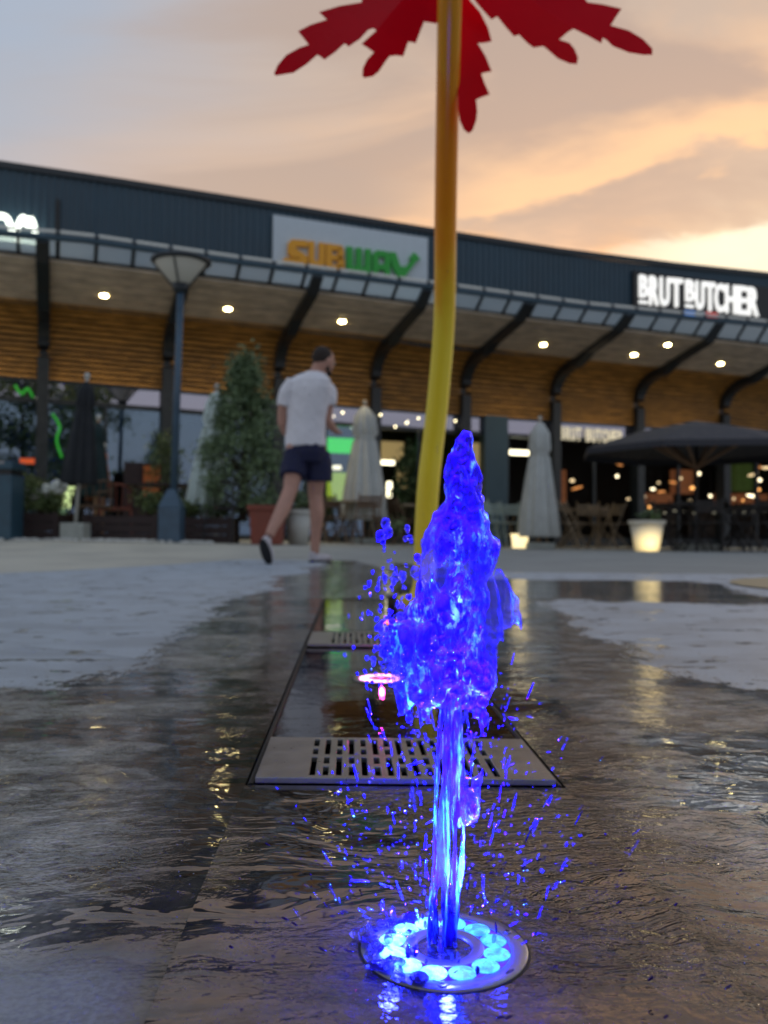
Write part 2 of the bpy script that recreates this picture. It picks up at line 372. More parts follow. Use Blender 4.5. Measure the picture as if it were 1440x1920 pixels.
# ------------------------------------------------------------------ ground
def ripple_material(name, base, dry=None, jointy=False, amp=1.0, film=1.0, rough=.05, ior=2.05):
    m = bpy.data.materials.new(name); m.use_nodes = True; t = NT(m.node_tree); b = t.n['Principled BSDF']
    tc = t.node('ShaderNodeTexCoord').outputs['Object']
    s = t.node('ShaderNodeSeparateXYZ'); t.put(s.inputs[0], tc); x, y = s.outputs[0], s.outputs[1]
    g1 = t.noise(tc, 25, 6, .6); g2 = t.noise(tc, 240, 3, .6); g3 = t.noise(tc, 3, 3)
    wetc = t.mix(t.sstep(g1, .3, .7), tuple(c * .45 for c in base), tuple(c * 1.45 for c in base))
    wetc = t.mix(t.math('MULTIPLY', t.sstep(g2, .45, .62), .5), wetc, tuple(c * .40 for c in base))
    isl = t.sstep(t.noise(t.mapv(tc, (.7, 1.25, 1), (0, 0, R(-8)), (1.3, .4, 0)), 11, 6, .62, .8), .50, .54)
    wetc = t.mix(t.math('MULTIPLY', isl, .6), wetc, tuple(c * .28 for c in base))  # dark islands of the reflection, put into the base colour
    # ripples of the thin running film: long low swells, short wavelets, fine chatter
    warp = t.noise(tc, 5, 3, .5)
    wv = t.node('ShaderNodeVectorMath', operation='ADD'); t.put(wv.inputs[0], tc)
    cc = t.node('ShaderNodeCombineXYZ'); t.put(cc.inputs[0], t.math('MULTIPLY', warp, .12)); t.put(cc.inputs[1], t.math('MULTIPLY', warp, .10)); t.put(wv.inputs[1], cc.outputs[0])
    wl = t.mapv(wv.outputs[0], (.55, 1, 1))
    r1 = t.noise(wl, 21, 3, .5, .4); r2 = t.noise(wl, 85, 3, .6, .6); r3 = t.noise(t.mapv(wv.outputs[0], (.8, 1, 1)), 230, 2, .6)
    calm = t.sstep(t.noise(t.mapv(tc, (.8, 1, 1), (0, 0, 0), (.3, .1, 0)), 3.6, 3, .5), .42, .60)
    fade = t.lin(y, .4, 5, 1.3, .45)
    n = t.bump(r1, .0027 * amp, 1)
    x2 = t.node('ShaderNodeBump'); t.put(x2.inputs['Height'], r2); x2.inputs['Distance'].default_value = .0020 * amp
    t.put(x2.inputs['Strength'], t.math('MULTIPLY', calm, fade)); t.put(x2.inputs['Normal'], n)
    x3 = t.node('ShaderNodeBump'); t.put(x3.inputs['Height'], r3); x3.inputs['Distance'].default_value = .00060 * amp
    t.put(x3.inputs['Strength'], t.math('MULTIPLY', calm, fade)); t.put(x3.inputs['Normal'], x2.outputs[0])
    wetn = x3.outputs[0]
    b.inputs['IOR'].default_value = ior
    if dry:
        # dry islands left and right of the wet run, with ragged edges
        e = t.math('ADD', t.lin(t.noise(t.mapv(tc, (1, .6, 1)), 2.4, 4, .55), .3, .7, -.15, .15), t.lin(t.noise(t.mapv(tc, (1, .35, 1)), 9, 5, .7), .3, .7, -.05, .05))
        L = t.math('MULTIPLY', t.sstep(t.math('ADD', t.math('MULTIPLY', x, -1), e), .44, .62),
                   t.sstep(t.math('ADD', y, e), 1.33, 1.43))
        Rr = t.math('MULTIPLY', t.sstep(t.math('ADD', x, e), .50, .70), t.sstep(t.math('ADD', y, e), 1.40, 1.48))
        back = t.math('MULTIPLY', t.sstep(t.math('ADD', y, e), 3.3, 3.4), t.sstep(t.math('SUBTRACT', 1.75, t.math('ADD', x, e)), .0, .1))
        Rr = t.math('MULTIPLY', Rr, t.math('SUBTRACT', 1, back))
        strip = t.sstep(t.math('ADD', y, t.math('MULTIPLY', e, .5)), 4.85, 5.0)
        cor = t.math('MULTIPLY', t.sstep(t.math('ADD', t.math('MULTIPLY', x, -1), t.math('MULTIPLY', e, .2)), .09, .16), t.sstep(t.math('SUBTRACT', .525, t.math('ADD', y, t.math('MULTIPLY', e, .15))), .0, .05))
        d = t.math('MAXIMUM', L, Rr); d = t.math('MAXIMUM', d, t.math('MULTIPLY', strip, t.sstep(x, .4, .6)))
        damp = t.math('SUBTRACT', 1, t.math('MULTIPLY', t.sstep(t.noise(t.mapv(tc, (.8, 1.5, 1)), 9, 5, .66), .58, .62), .8))
        d = t.math('MULTIPLY', d, damp)
        # the edge dries out grain by grain
        gr = t.noise(t.mapv(tc, (1, .45, 1)), 55, 4, .75)
        d = t.sstep(t.math('ADD', d, t.lin(gr, .3, .7, -.42, .42)), .25, .85)
        d = t.math('MAXIMUM', d, t.math('MULTIPLY', cor, .5))
        dryc = t.mix(t.sstep(g2, .3, .7), tuple(c * .70 for c in dry), tuple(c * 1.22 for c in dry))
        stn = t.noise(t.mapv(tc, (.6, 1, 1)), 5, 5, .65)
        dryc = t.mix(t.math('MULTIPLY', t.sstep(stn, .42, .62), .55), dryc, tuple(c * .52 for c in dry))
        chd = t.math('ABSOLUTE', t.math('SUBTRACT', x, t.math('MULTIPLY_ADD', y, -.0394, .0575)))
        chm = t.sstep(t.math('ADD', chd, t.math('MULTIPLY', e, .45)), .30, .17)
        wetc = t.mix(chm, wetc, t.mix(t.sstep(g1, .3, .7), (.028, .024, .022), (.085, .074, .068)))
        t.put(b.inputs['IOR'], t.math('MULTIPLY_ADD', chm, -.5, ior))
        t.put(b.inputs['Base Color'], t.mix(d, wetc, dryc))
        t.put(b.inputs['Roughness'], t.math('ADD', t.math('MULTIPLY', d, .5), rough))
        nm = t.node('ShaderNodeMix', data_type='VECTOR'); t.put(nm.inputs[0], d); t.put(nm.inputs[4], wetn); t.put(nm.inputs[5], t.bump(g2, .0008))
        t.put(b.inputs['Normal'], nm.outputs[1])
    else:
        t.put(b.inputs['Base Color'], wetc); b.inputs['Roughness'].default_value = rough; t.put(b.inputs['Normal'], wetn)
    return m
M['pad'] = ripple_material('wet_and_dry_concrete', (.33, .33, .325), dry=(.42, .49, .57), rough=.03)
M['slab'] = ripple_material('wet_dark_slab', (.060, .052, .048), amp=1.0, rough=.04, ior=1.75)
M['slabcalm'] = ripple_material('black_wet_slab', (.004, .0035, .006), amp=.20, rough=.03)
def pavemat():
    m = bpy.data.materials.new('plaza_paving'); m.use_nodes = True; t = NT(m.node_tree); b = t.n['Principled BSDF']
    tc = t.node('ShaderNodeTexCoord').outputs['Object']; s = t.node('ShaderNodeSeparateXYZ'); t.put(s.inputs[0], tc)
    g = t.noise(tc, 90, 4, .7); g2 = t.noise(tc, 1.5, 4)
    side = t.sstep(s.outputs[0], -2.2, .4)
    c = t.mix(side, t.mix(t.sstep(g, .3, .7), (.44, .42, .35), (.66, .63, .53)), t.mix(t.sstep(g, .3, .7), (.25, .26, .25), (.36, .37, .36)))
    c = t.mix(t.math('MULTIPLY', t.sstep(g2, .35, .7), .3), c, (.17, .17, .165))
    t.put(b.inputs['Base Color'], c); b.inputs['Roughness'].default_value = .7
    t.put(b.inputs['Normal'], t.bump(g, .004)); return m
M['pave'] = pavemat()
def grid_sheet(xs, ys, f):
    mb = MB(); nx = len(xs); vs = [Vector((x, y, f(x, y))) for y in ys for x in xs]
    fs = [(j * nx + i, j * nx + i + 1, (j + 1) * nx + i + 1, (j + 1) * nx + i) for j in range(len(ys) - 1) for i in range(nx - 1)]
    return mb.add(vs, fs)
xs = [-600, -200, -60, -30] + [-15 + .5 * i for i in range(61)] + [30, 60, 200, 600]
ys = [-400, -100, -30, -8, -2, 0, 2, 4, 5] + [5.5 + .5 * i for i in range(16)] + [15, 20, 30, 60, 200, 900]
tag(grid_sheet(xs, ys, lambda x, y: tz(x, y) - .003 - (.07 if y < 4.6 else 0)).build('ground', 'pave', smooth=True), kind='structure')
# splash pad: two halves left and right of the drain channel, edge curved on the plaza side
CH = .160
def cx(y): return .0575 - .0394 * y
def pad_edge(x):  # far edge of the pad
    k = ss(x, -2.3, -1.0); return 5.0 + (7.6 - 5.0) * ss(x, -2.5, -1.1) - (7.6 - 5.9) * ss(x, -.1, 1.0)
def pad_half(sgn):
    mb = MB(); vs = []; fs = []; ny = 46; nx = 40
    for i in range(nx + 1):
        u = (i / nx) ** 2 * 6.5
        for j in range(ny + 1):
            v = j / ny
            x0 = None
            y = -1.2
            xe = sgn * (CH + u)
            Yf = pad_edge(xe)
            y = -1.2 + (Yf + 1.2) * v
            xx = xe + cx(min(y, 3.3)) * max(0, 1 - u / 2)
            z = tz(xx, y) + .002
            vs.append((xx, y, z))
    for i in range(nx):
        for j in range(ny):
            q = (i * (ny + 1) + j, (i + 1) * (ny + 1) + j, (i + 1) * (ny + 1) + j + 1, i * (ny + 1) + j + 1)
            fs.append(q if sgn > 0 else tuple(reversed(q)))
    return mb.add(vs, fs)
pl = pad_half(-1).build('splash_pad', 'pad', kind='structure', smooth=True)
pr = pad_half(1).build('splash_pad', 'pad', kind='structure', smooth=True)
# paving that fills behind the drain end
mb = MB(); mb.add([(cx(3.3) - CH, 3.3, .001), (cx(3.3) + CH, 3.3, .001), (CH + cx(3.3), 5.9, .001), (-CH + cx(3.3), 7.45, .001 + tz(0, 7.4) + .002)], [(0, 1, 2, 3)])
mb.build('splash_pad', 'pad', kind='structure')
def floor_at(px, py):
    d = ray(px, py); return CO + d * (-CAMH / d.z)
for l_ in ([(40, 1214), (240, 1236), (430, 1268)], [(960, 1290), (1180, 1292), (1450, 1298)], [(980, 1520), (1120, 1640), (1300, 1800), (1430, 1930)]):
    p_ = [floor_at(*q) for q in l_]; vs = []
    for q in p_: vs += [Vector((q.x, q.y - .0016, .0034)), Vector((q.x, q.y + .0016, .0034))]
    if l_[0][0] < 970: MB().add(vs, [(2 * i, 2 * i + 2, 2 * i + 3, 2 * i + 1) for i in range(len(p_) - 1)]).build('pad_joint', 'asphaltjoint', kind='structure')
# pale strip edge line between pad and paving on the left
# tan painted circle
mb = MB(); n = 48; c = Vector((3.0, 4.35, 0)); mb.add([(c.x + 1.15 * math.cos(k * 2 * math.pi / n), c.y + 1.15 * math.sin(k * 2 * math.pi / n), .007) for k in range(n)], [tuple(range(n))])
M['tan'] = mat('tan_rubber_surface', (.42, .33, .20), .7, var=.1, vscale=30, bump=.001, bscale=200)
tag(mb.build('painted_circle', 'tan', kind='structure'))

# ------------------------------------------------------------------ drain channel (one thing): trough, slabs, grates
dr = thing('drain_channel', 'long dark drain channel with slotted steel grates running away from the lit jet', 'drain', (cx(0), 0, 0))
mb = MB()
for a, b2_ in ((-1.2, 3.3),):
    q = [(cx(a) - CH, a), (cx(a) + CH, a), (cx(b2_) + CH, b2_), (cx(b2_) - CH, b2_)]
    mb.add([(x, y, -.055) for x, y in q], [(0, 1, 2, 3)])
    mb.add([(q[0][0], q[0][1], -.055), (q[3][0], q[3][1], -.055), (q[3][0], q[3][1], .0), (q[0][0], q[0][1], .0)], [(0, 1, 2, 3)])
    mb.add([(q[1][0], q[1][1], -.055), (q[2][0], q[2][1], -.055), (q[2][0], q[2][1], .0), (q[1][0], q[1][1], .0)], [(3, 2, 1, 0)])
    mb.add([(q[2][0], q[2][1], -.055), (q[3][0], q[3][1], -.055), (q[3][0], q[3][1], .0), (q[2][0], q[2][1], .0)], [(0, 1, 2, 3)])
mb.build('trough', 'asphaltjoint', dr)
GR = [(.857, 1.028), (1.90, 2.14)]
def slab(y0, y1, m, hw, top=-.001):
    mb = MB(); mb.hexa([(cx(y0) - hw, y0, -.03), (cx(y0) + hw, y0, -.03), (cx(y1) + hw, y1, -.03), (cx(y1) - hw, y1, -.03),
                        (cx(y0) - hw, y0, top), (cx(y0) + hw, y0, top), (cx(y1) + hw, y1, top), (cx(y1) - hw, y1, top)])
    return mb.build('slab', m, dr)
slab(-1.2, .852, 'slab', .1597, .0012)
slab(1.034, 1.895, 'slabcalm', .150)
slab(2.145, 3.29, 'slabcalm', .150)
# side seals
for s_ in (-1, 1):
    mb = MB(); pts = [(cx(y) + s_ * .1545, y, -.002) for y in (.86, 1.5, 2.2, 3.28)]
    mb.tube(pts, .0035, 6); mb.build('edge_seal', 'asphaltjoint', dr)
def grate(y0, y1):
    D = y1 - y0; hw = .150
    ncol = 15; pitch = .0134; sw = .0058
    xb = [-hw, -hw + .046]
    cols = []
    x0 = -ncol * pitch / 2 + pitch * .5
    cells_x = [-hw]
    for i in range(ncol):
        c = x0 + i * pitch; cells_x += [c - sw / 2, c + sw / 2]
    cells_x.append(hw)
    br = [0, .06, .25, .32, .46, .53, .68, .75, .94, 1.0]
    # hole cells per column type (index into br intervals)
    A = {1, 3, 5, 6, 7}; Bm = {1, 2, 3, 5, 7}
    me = bmesh.new(); g = {}
    for j, v in enumerate(br):
        for i, x in enumerate(cells_x):
            y = y1 - v * D; g[i, j] = me.verts.new((x + cx(y), y, .0015))
    for j in range(len(br) - 1):
        for i in range(len(cells_x) - 1):
            if i % 2 == 1:
                col_i = i // 2
                if j in (A if col_i % 2 == 0 else Bm): continue
            me.faces.new((g[i, j], g[i + 1, j], g[i + 1, j + 1], g[i, j + 1]))
    me.normal_update()
    d = bpy.data.meshes.new('grate'); me.to_mesh(d); me.free(); d.materials.append(M['steel'])
    for v in d.vertices: v.co -= ORG[dr.name]
    o = bpy.data.objects.new('grate', d); COL.objects.link(o); o.parent = dr; ORG[o.name] = ORG[dr.name]
    s = o.modifiers.new('solid', 'SOLIDIFY'); s.thickness = .006; s.offset = -1
    b = o.modifiers.new('bevel', 'BEVEL'); b.width = .0008; b.segments = 2
    for sx in (-1, 1):
        for v in (.18, .80):
            y = y1 - v * D
            mb = MB(); mb.lathe([(.0045, 0), (.0045, .0012), (.003, .0018), (.0028, .0008), (.0006, .0008)], (cx(y) + sx * .126, y, .0016), 14)
            mb.build('screw', 'steel', o, smooth=True)
    return o
for a, b_ in GR: grate(a, b_)

# ------------------------------------------------------------------ ring lights of the jets
def ledmat(name, c, st, d=(.3, .3, .3), dim=None):
    m = mat(name, d, .12, emis=c, es=st)
    if dim:   # the chip glows through a faceted lens: hot core, deep coloured edge
        t = NT(m.node_tree); b = t.n['Principled BSDF']; tc = t.node('ShaderNodeTexCoord').outputs['Object']
        f = t.sstep(t.noise(tc, 110, 3, .6, .4), .34, .62)
        t.put(b.inputs['Emission Color'], t.mix(f, dim, c)); t.put(b.inputs['Normal'], t.bump(t.noise(tc, 600, 2), .002))
    return m
M['ledblue'] = ledmat('blue_led_lens', (.05, .52, 1), 1.5, dim=(.004, .16, 1))
M['ledhot'] = ledmat('white_blue_led_lens', (.22, .78, 1), 2.4, dim=(.06, .5, 1))
M['glowblue'] = ledmat('blue_lit_lens_ring', (.03, .004, 1), 2.2, (.004, .004, .12))
M['ledpink'] = ledmat('pink_led_lens', (1, .35, .75), 4.0)
M['glowpink'] = ledmat('magenta_lit_lens_ring', (.75, .02, .75), 1.2, (.4, .02, .4))
M['ledred'] = ledmat('red_led_lens', (1, .12, .05), 3.5)
M['glowred'] = ledmat('red_lit_lens_ring', (.9, .03, .02), 1.0, (.5, .02, .02))
def ring_light(loc, label, mled, mglow, mhot=None, z=0):
    L = thing('fountain_light', label, 'fountain light', loc, 'round lights along the drain channel')
    mb = MB(); mb.lathe([(.0540, -.01), (.0540, .0002), (.0536, .0007), (.0435, .0007), (.0428, .0000), (.0428, -.01)], loc, 72, cap=False)
    mb.build('flange', 'steel', L, smooth=True)
    mb = MB(); mb.lathe([(.0562, -.008), (.0558, -.0004), (.0541, -.0004)], loc, 72, cap=False); mb.build('rubber_seal', 'asphaltjoint', L, smooth=True)
    mb = MB(); mb.lathe([(.0428, -.0004), (.0400, -.0004), (.0290, -.0004), (.0262, .0004)], loc, 72, cap=False); g = mb.build('lens_ring', mglow, L, smooth=True)
    mb = MB(); mb.lathe([(.0262, -.002), (.0262, .0006), (.0250, .0011), (.0190, .0011), (.0180, .0004), (.0175, -.012), (.003, -.012)], loc, 60); mb.build('inner_ring', 'steel', L, smooth=True)
    for k in range(3):
        a = 2 * math.pi * k / 3 + 1.2
        mb = MB(); mb.tube([Vector(loc) + Vector((.008 * math.cos(a), .008 * math.sin(a), -.012)), Vector(loc) + Vector((.0075 * math.cos(a), .0075 * math.sin(a), .001))], .0035, 10)
        mb.build('nozzle', 'dsteel', L, smooth=True)
    for k in range(12):
        a = 2 * math.pi * (k + .5) / 12
        p = Vector(loc) + Vector((.0342 * math.cos(a), .0342 * math.sin(a), .0002))
        hot = mhot and (100 < math.degrees(a) < 265)
        MB().ell(p, (.0088, .0086, .0019), 16, 8).build('led_lens', mhot if hot else mled, L, smooth=True)
    for a in (-95, 25, 145):
        p = Vector(loc) + Vector((.0485 * math.cos(R(a)), .0485 * math.sin(R(a)), .0007))
        f = MB().lathe([(.0030, 0), (.0030, .0006), (.0022, .0008)], p, 14).build('screw', 'steel', L, smooth=True)
        MB().box(p + Vector((0, 0, .0009)), (.0030, .0007, .0002), .5).box(p + Vector((0, 0, .00095)), (.0030, .0007, .0002), .5 + math.pi / 2).build('screw_slot', 'black', f)
    for c_ in L.children: c_.scale = (.93, .93, 1)
    return L
RY = .5215
R1 = Vector((cx(RY) + .0015, RY, .0018)); R2 = Vector((cx(1.49), 1.49, .0006)); R3 = Vector((.038, 2.44, .0006))
ring1 = ring_light(R1, 'large blue glowing ring light at the foot of the near water jet', 'ledblue', 'glowblue', 'ledhot')
ring2 = ring_light(R2, 'pink glowing ring light in the black slab just beyond the near grate', 'ledpink', 'glowpink')
ring3 = ring_light(R3, 'small red glowing ring light beside the foot of the yellow palm stem', 'ledred', 'glowred')
def led_lamp(p, e, c, par, r=.004, kind='POINT', cone=84):
    l = bpy.data.lights.new('led_glow', kind); l.energy = e; l.color = c; l.shadow_soft_size = r
    l.specular_factor = .25
    if kind == 'SPOT': l.spot_size = R(cone); l.spot_blend = .8; l.use_shadow = False; l.specular_factor = .5
    o = bpy.data.objects.new('led_glow', l); COL.objects.link(o); o.parent = par; o.location = Vector(p) - Vector(par.location)
    if kind == 'SPOT': o.rotation_euler = (math.pi, 0, 0)
    return o
for k in range(6):
    a = 2 * math.pi * (k + .5) / 6
    p = R1 + Vector((.036 * math.cos(a), .036 * math.sin(a), .006))
    led_lamp(p, 26, (.022, .003, 1) if k % 3 else (.010, .12, 1), ring1, kind='SPOT', cone=120)
    led_lamp(p + Vector((0, 0, .008)), .012 if math.cos(a) > 0 else .34, (.014, .02, 1), ring1)
led_lamp(R1 + Vector((.03, .01, .006)), 7, (1, .01, .22), ring1, kind='SPOT', cone=46)  # red spot added for pink streaks in the water; this ring's LEDs are blue
led_lamp(R2 + Vector((0, 0, .02)), .12, (1, .05, .45), ring2)
led_lamp(R3 + Vector((0, 0, .02)), .05, (1, .06, .03), ring3)

# ------------------------------------------------------------------ water
def watermat(name, lo, hi, foam=.62, kv=.32):
    """clear water with patches of aerated, light-scattering water and foam streaks coloured as cyan highlights"""
    m = bpy.data.materials.new(name); m.use_nodes = True; t = NT(m.node_tree); t.n.clear()
    tc = t.node('ShaderNodeTexCoord').outputs['Object']
    n1 = t.noise(t.mapv(tc, (1, 1, kv)), 75, 4, .6, .5); n2 = t.noise(t.mapv(tc, (1, 1, kv * .8)), 340, 3, .6); n3 = t.noise(t.mapv(tc, (1, 1, .6)), 42, 3, .6)
    nf = t.noise(t.mapv(tc, (1, 1, kv)), 105, 5, .72, .4)
    nb = t.bump(n1, .005, .9); nb = t.bump(n2, .0018, .9, nb)
    fo = t.sstep(nf, foam - .06, foam + .05)
    alb = t.mix(fo, (.040, .010, .19), (.22, .85, 1.0))  # the LED blue and its cyan highlights are put into these colours
    df = t.node('ShaderNodeBsdfDiffuse'); t.put(df.inputs[0], alb); t.put(df.inputs['Normal'], nb)
    tl = t.node('ShaderNodeBsdfTranslucent'); t.put(tl.inputs[0], alb); t.put(tl.inputs['Normal'], nb)
    gl = t.node('ShaderNodeBsdfGlossy'); gl.inputs['Roughness'].default_value = .05; t.put(gl.inputs['Normal'], nb)
    tr = t.node('ShaderNodeBsdfTransparent'); t.put(tr.inputs[0], (.80, .82, .97))
    sc_ = t.mixsh(.5, df.outputs[0], tl.outputs[0])
    lw = t.node('ShaderNodeLayerWeight'); lw.inputs[0].default_value = .30; t.put(lw.inputs['Normal'], nb)
    f = t.lin(n3, lo, hi, .92, .12); f = t.math('MAXIMUM', f, fo)
    body = t.mixsh(f, tr.outputs[0], sc_)
    t.l.new(t.mixsh(t.math('MULTIPLY', lw.outputs['Fresnel'], .55), body, gl.outputs[0]), t.node('ShaderNodeOutputMaterial').inputs[0]); return m
M['froth'] = watermat('frothy_water', .49, .56, .60)
M['column'] = watermat('streaky_water', .52, .62, .57, .08)
M['veil'] = watermat('clear_water_veil', .30, .44, .63, .10)
M['drop'] = watermat('water_drop', .42, .54, .70, .6)
WY = RY
def wp(px, py, dy=0): return P(px, py, WY + dy)
K = WY / FPX
OUT = [(808, 868, 882), (820, 852, 887), (835, 840, 889), (860, 832, 893), (880, 833, 902), (905, 838, 905), (930, 838, 905), (960, 829, 911), (985, 818, 919),
       (1010, 797, 925), (1030, 789, 931), (1060, 790, 943), (1090, 786, 952), (1120, 778, 960), (1150, 771, 962), (1175, 750, 958), (1200, 728, 945), (1240, 738, 941), (1270, 742, 928), (1300, 748, 918)]
OUTP = [(o[0], o[1], o[2] - 46 * ss(o[0], 1035, 1085) * ss(1275 - o[0], 0, 45)) for o in OUT]
def outl(y): 
    global OUT; OUT = OUTP
    ys_ = [o[0] for o in OUT]; return np.interp(y, ys_, [o[1] for o in OUT]), np.interp(y, ys_, [o[2] for o in OUT])
jet = thing('water_jet', 'blue lit jet of water spouting and breaking above the glowing ring light', 'water jet', R1)
wr = random.Random(3)
mb = MB()
mb.ell(wp(868, 822), (13 * K, 11 * K, 17 * K), 10, 8); mb.ell(wp(866, 838), (19 * K, 14 * K, 22 * K), 10, 8)
y = 812
while y < 1305:   # core
    a, b = outl(y); c = (a + b) / 2; hw = (b - a) / 2
    r = min(hw * .46, 26)
    span = max(0, hw - r)
    for k in np.linspace(-1, 1, max(1, int(span / 16) * 2 + 1)):
        if y > 960 and wr.random() < .22 and abs(k) > .4: continue
        mb.ell(wp(c + k * span, y + wr.uniform(-4, 4), wr.uniform(-.25, .25) * hw * K), (r * K * wr.uniform(.85, 1.05), r * K * wr.uniform(.7, 1), r * K * 1.1), 8, 6)
    y += 9
for _ in range(560):  # ragged lumps on the outside
    y = wr.uniform(815, 1300); a, b = outl(y); c = (a + b) / 2; hw = (b - a) / 2
    th = wr.uniform(0, 2 * math.pi); r = wr.uniform(2, 12) * (1 if y > 960 else .55)
    mb.ell(wp(c + math.cos(th) * (hw - r * wr.uniform(.1, .9)), y, math.sin(th) * hw * .75 * K), (r * K, r * K, r * K * wr.uniform(1, 2.6)), 7, 5)
for x, y0, y1, w0 in ((752, 1290, 1338, 9), (775, 1280, 1318, 12), (790, 1290, 1362, 10), (806, 1290, 1358, 9), (768, 1300, 1352, 6), (889, 1280, 1345, 13), (904, 1280, 1380, 9), (880, 1290, 1320, 10), (758, 1190, 1325, 8), (727, 1200, 1252, 8), (815, 1280, 1330, 8)):
    yy = y0
    while yy < y1:
        f = 1 - .6 * (yy - y0) / (y1 - y0)
        mb.ell(wp(x + wr.uniform(-2, 2), yy, wr.uniform(-6, 6) * K), (w0 * f * K, w0 * f * K, 9 * K), 7, 5); yy += 5
def wdisp(q): 
    return .0046 * (mn.noise(Vector((q.x * 95, q.y * 95, q.z * 48))) ) + .0016 * mn.noise(Vector((q.x * 300, q.y * 300, q.z * 110)))
plume = remeshed(mb, .0017, 'plume', 'froth', jet, wdisp, 2)
# rising column of strands
mb = MB()
CL = [(1290, 838, 872), (1330, 830, 866), (1400, 821, 868), (1460, 816, 868), (1520, 809, 869), (1600, 807, 868), (1700, 804, 864), (1795, 806, 860)]
for k in range(11):
    u = wr.uniform(-.7, .7) if k > 4 else -.88 + .44 * k
    v = wr.uniform(-1, 1); pts = []; rad = []
    for j in range(60):
        y = 1290 + (1795 - 1290) * j / 59
        a = np.interp(y, [q[0] for q in CL], [q[1] for q in CL]); b = np.interp(y, [q[0] for q in CL], [q[2] for q in CL])
        uu = u + .16 * math.sin(y * .013 + k * 1.7); c = (a + b) / 2; hw = (b - a) / 2
        pts.append(wp(c + uu * hw * 1.0, y, v * hw * .7 * K)); rad.append(K * (3.9 + 2.8 * mn.noise(Vector((k * 5.1, y * .021, 0)))) * (1.25 if y < 1500 else 1))
    mb.tube(pts, rad, 7)
col_ = remeshed(mb, .0011, 'column', 'column', jet, lambda q: .0009 * mn.noise(Vector((q.x * 400, q.y * 400, q.z * 90))), 0)
# side branch
mb = MB()
for j in range(26):
    u = j / 25; x = 862 + 44 * u ** .8; y = 1548 - 95 * u; r = 13 * math.sin(math.pi * min(1, .25 + .62 * u)) + 2
    mb.ell(wp(x + wr.uniform(-3, 3), y + wr.uniform(-6, 6), wr.uniform(-5, 5) * K), (r * .8 * K, r * .7 * K, r * 1.2 * K), 8, 6)
remeshed(mb, .0013, 'side_spurt', 'froth', jet, wdisp, 1)
# clear veil falling at the right
mb = MB(); 
for (x0, x1, y0, y1, dy) in ((884, 948, 1000, 1262, -.012), (930, 979, 1072, 1180, -.004), (866, 908, 880, 1010, -.010), (900, 934, 1180, 1295, -.008)):
    for c_ in range(9):   # falling strands, each ending where it breaks off; the sheet narrows upward
        u = (c_ + .5) / 9; ye = y1 - wr.uniform(0, .22) * (y1 - y0) - (abs(u - .4) * .15) * (y1 - y0); yy = y0 + wr.uniform(0, .12) * (y1 - y0)
        while yy < ye:
            v = (yy - y0) / (y1 - y0); lean = 16 * (1 - v) ** 1.5
            x = x0 + (x1 - x0) * u * (.45 + .55 * min(1, v * 1.8)) - lean * u + wr.uniform(-1.5, 1.5)
            mb.ell(wp(x, yy, dy + wr.uniform(-5, 5) * K), (4.6 * K * wr.uniform(.8, 1.2), 4 * K, 10 * K), 7, 5); yy += wr.uniform(6, 10)
remeshed(mb, .0015, 'veil', 'veil', jet, lambda q: .0016 * mn.noise(Vector((q.x * 260, q.y * 260, q.z * 50))), 1)
# crown of water round the ring
mb = MB()
for k in range(26):
    a = wr.uniform(0, 2 * math.pi); rr = wr.uniform(.008, .046); p = R1 + Vector((rr * math.cos(a), rr * math.sin(a), wr.uniform(.002, .010) * (1.9 if math.cos(a) < 0 else .8)))
    mb.ell(p, (wr.uniform(.0008, .002), wr.uniform(.0008, .002), wr.uniform(.001, .005)), 7, 5, Matrix.Rotation(wr.uniform(-.8, .8), 3, 'X'))
for k in range(22):  # puddled water on the left of the ring
    a = R(wr.uniform(110, 250)); rr = wr.gauss(.040, .007); p = R1 + Vector((rr * math.cos(a), rr * math.sin(a), .003))
    mb.ell(p, (wr.uniform(.003, .007), wr.uniform(.003, .007), wr.uniform(.001, .003)), 8, 5)
remeshed(mb, .0008, 'splash', 'drop', jet, None, 1)

# drops: countless, one object
mb = MB()
def drop(p, w_, l, tilt=0):
    mb.ell(p, (w_, w_, l), 6, 4, Matrix.Rotation(tilt, 3, 'Y'))
for _ in range(1050):
    y = 1200 + 520 * wr.random() ** .8; sp_ = 45 + 100 * ss(y, 1200, 1640)
    x = wr.gauss(850, sp_)
    if abs(x - 842) < 22 and y > 1300: continue
    s = wr.uniform(.4, 1) ** 1.6
    lat = wr.gauss((x - 842) * .0022, .12)
    drop(wp(x, y, wr.gauss(0, .05)), .00072 * s, .00078 * s * wr.choice((1, 1, 1.1, 1.1, 1.3, 1.6, 2, 4, 8)), lat if wr.random() < .85 else wr.uniform(.9, 2.0))
for _ in range(150):   # near the ring, splashes outward
    a = wr.uniform(0, 2 * math.pi); rr = wr.uniform(.04, .16); p = R1 + Vector((rr * math.cos(a), rr * math.sin(a), wr.uniform(.003, .035)))
    drop(p, wr.uniform(.0004, .0009), wr.uniform(.0006, .0030), (1 if math.cos(a) > 0 else -1) * wr.uniform(.9, 1.5))
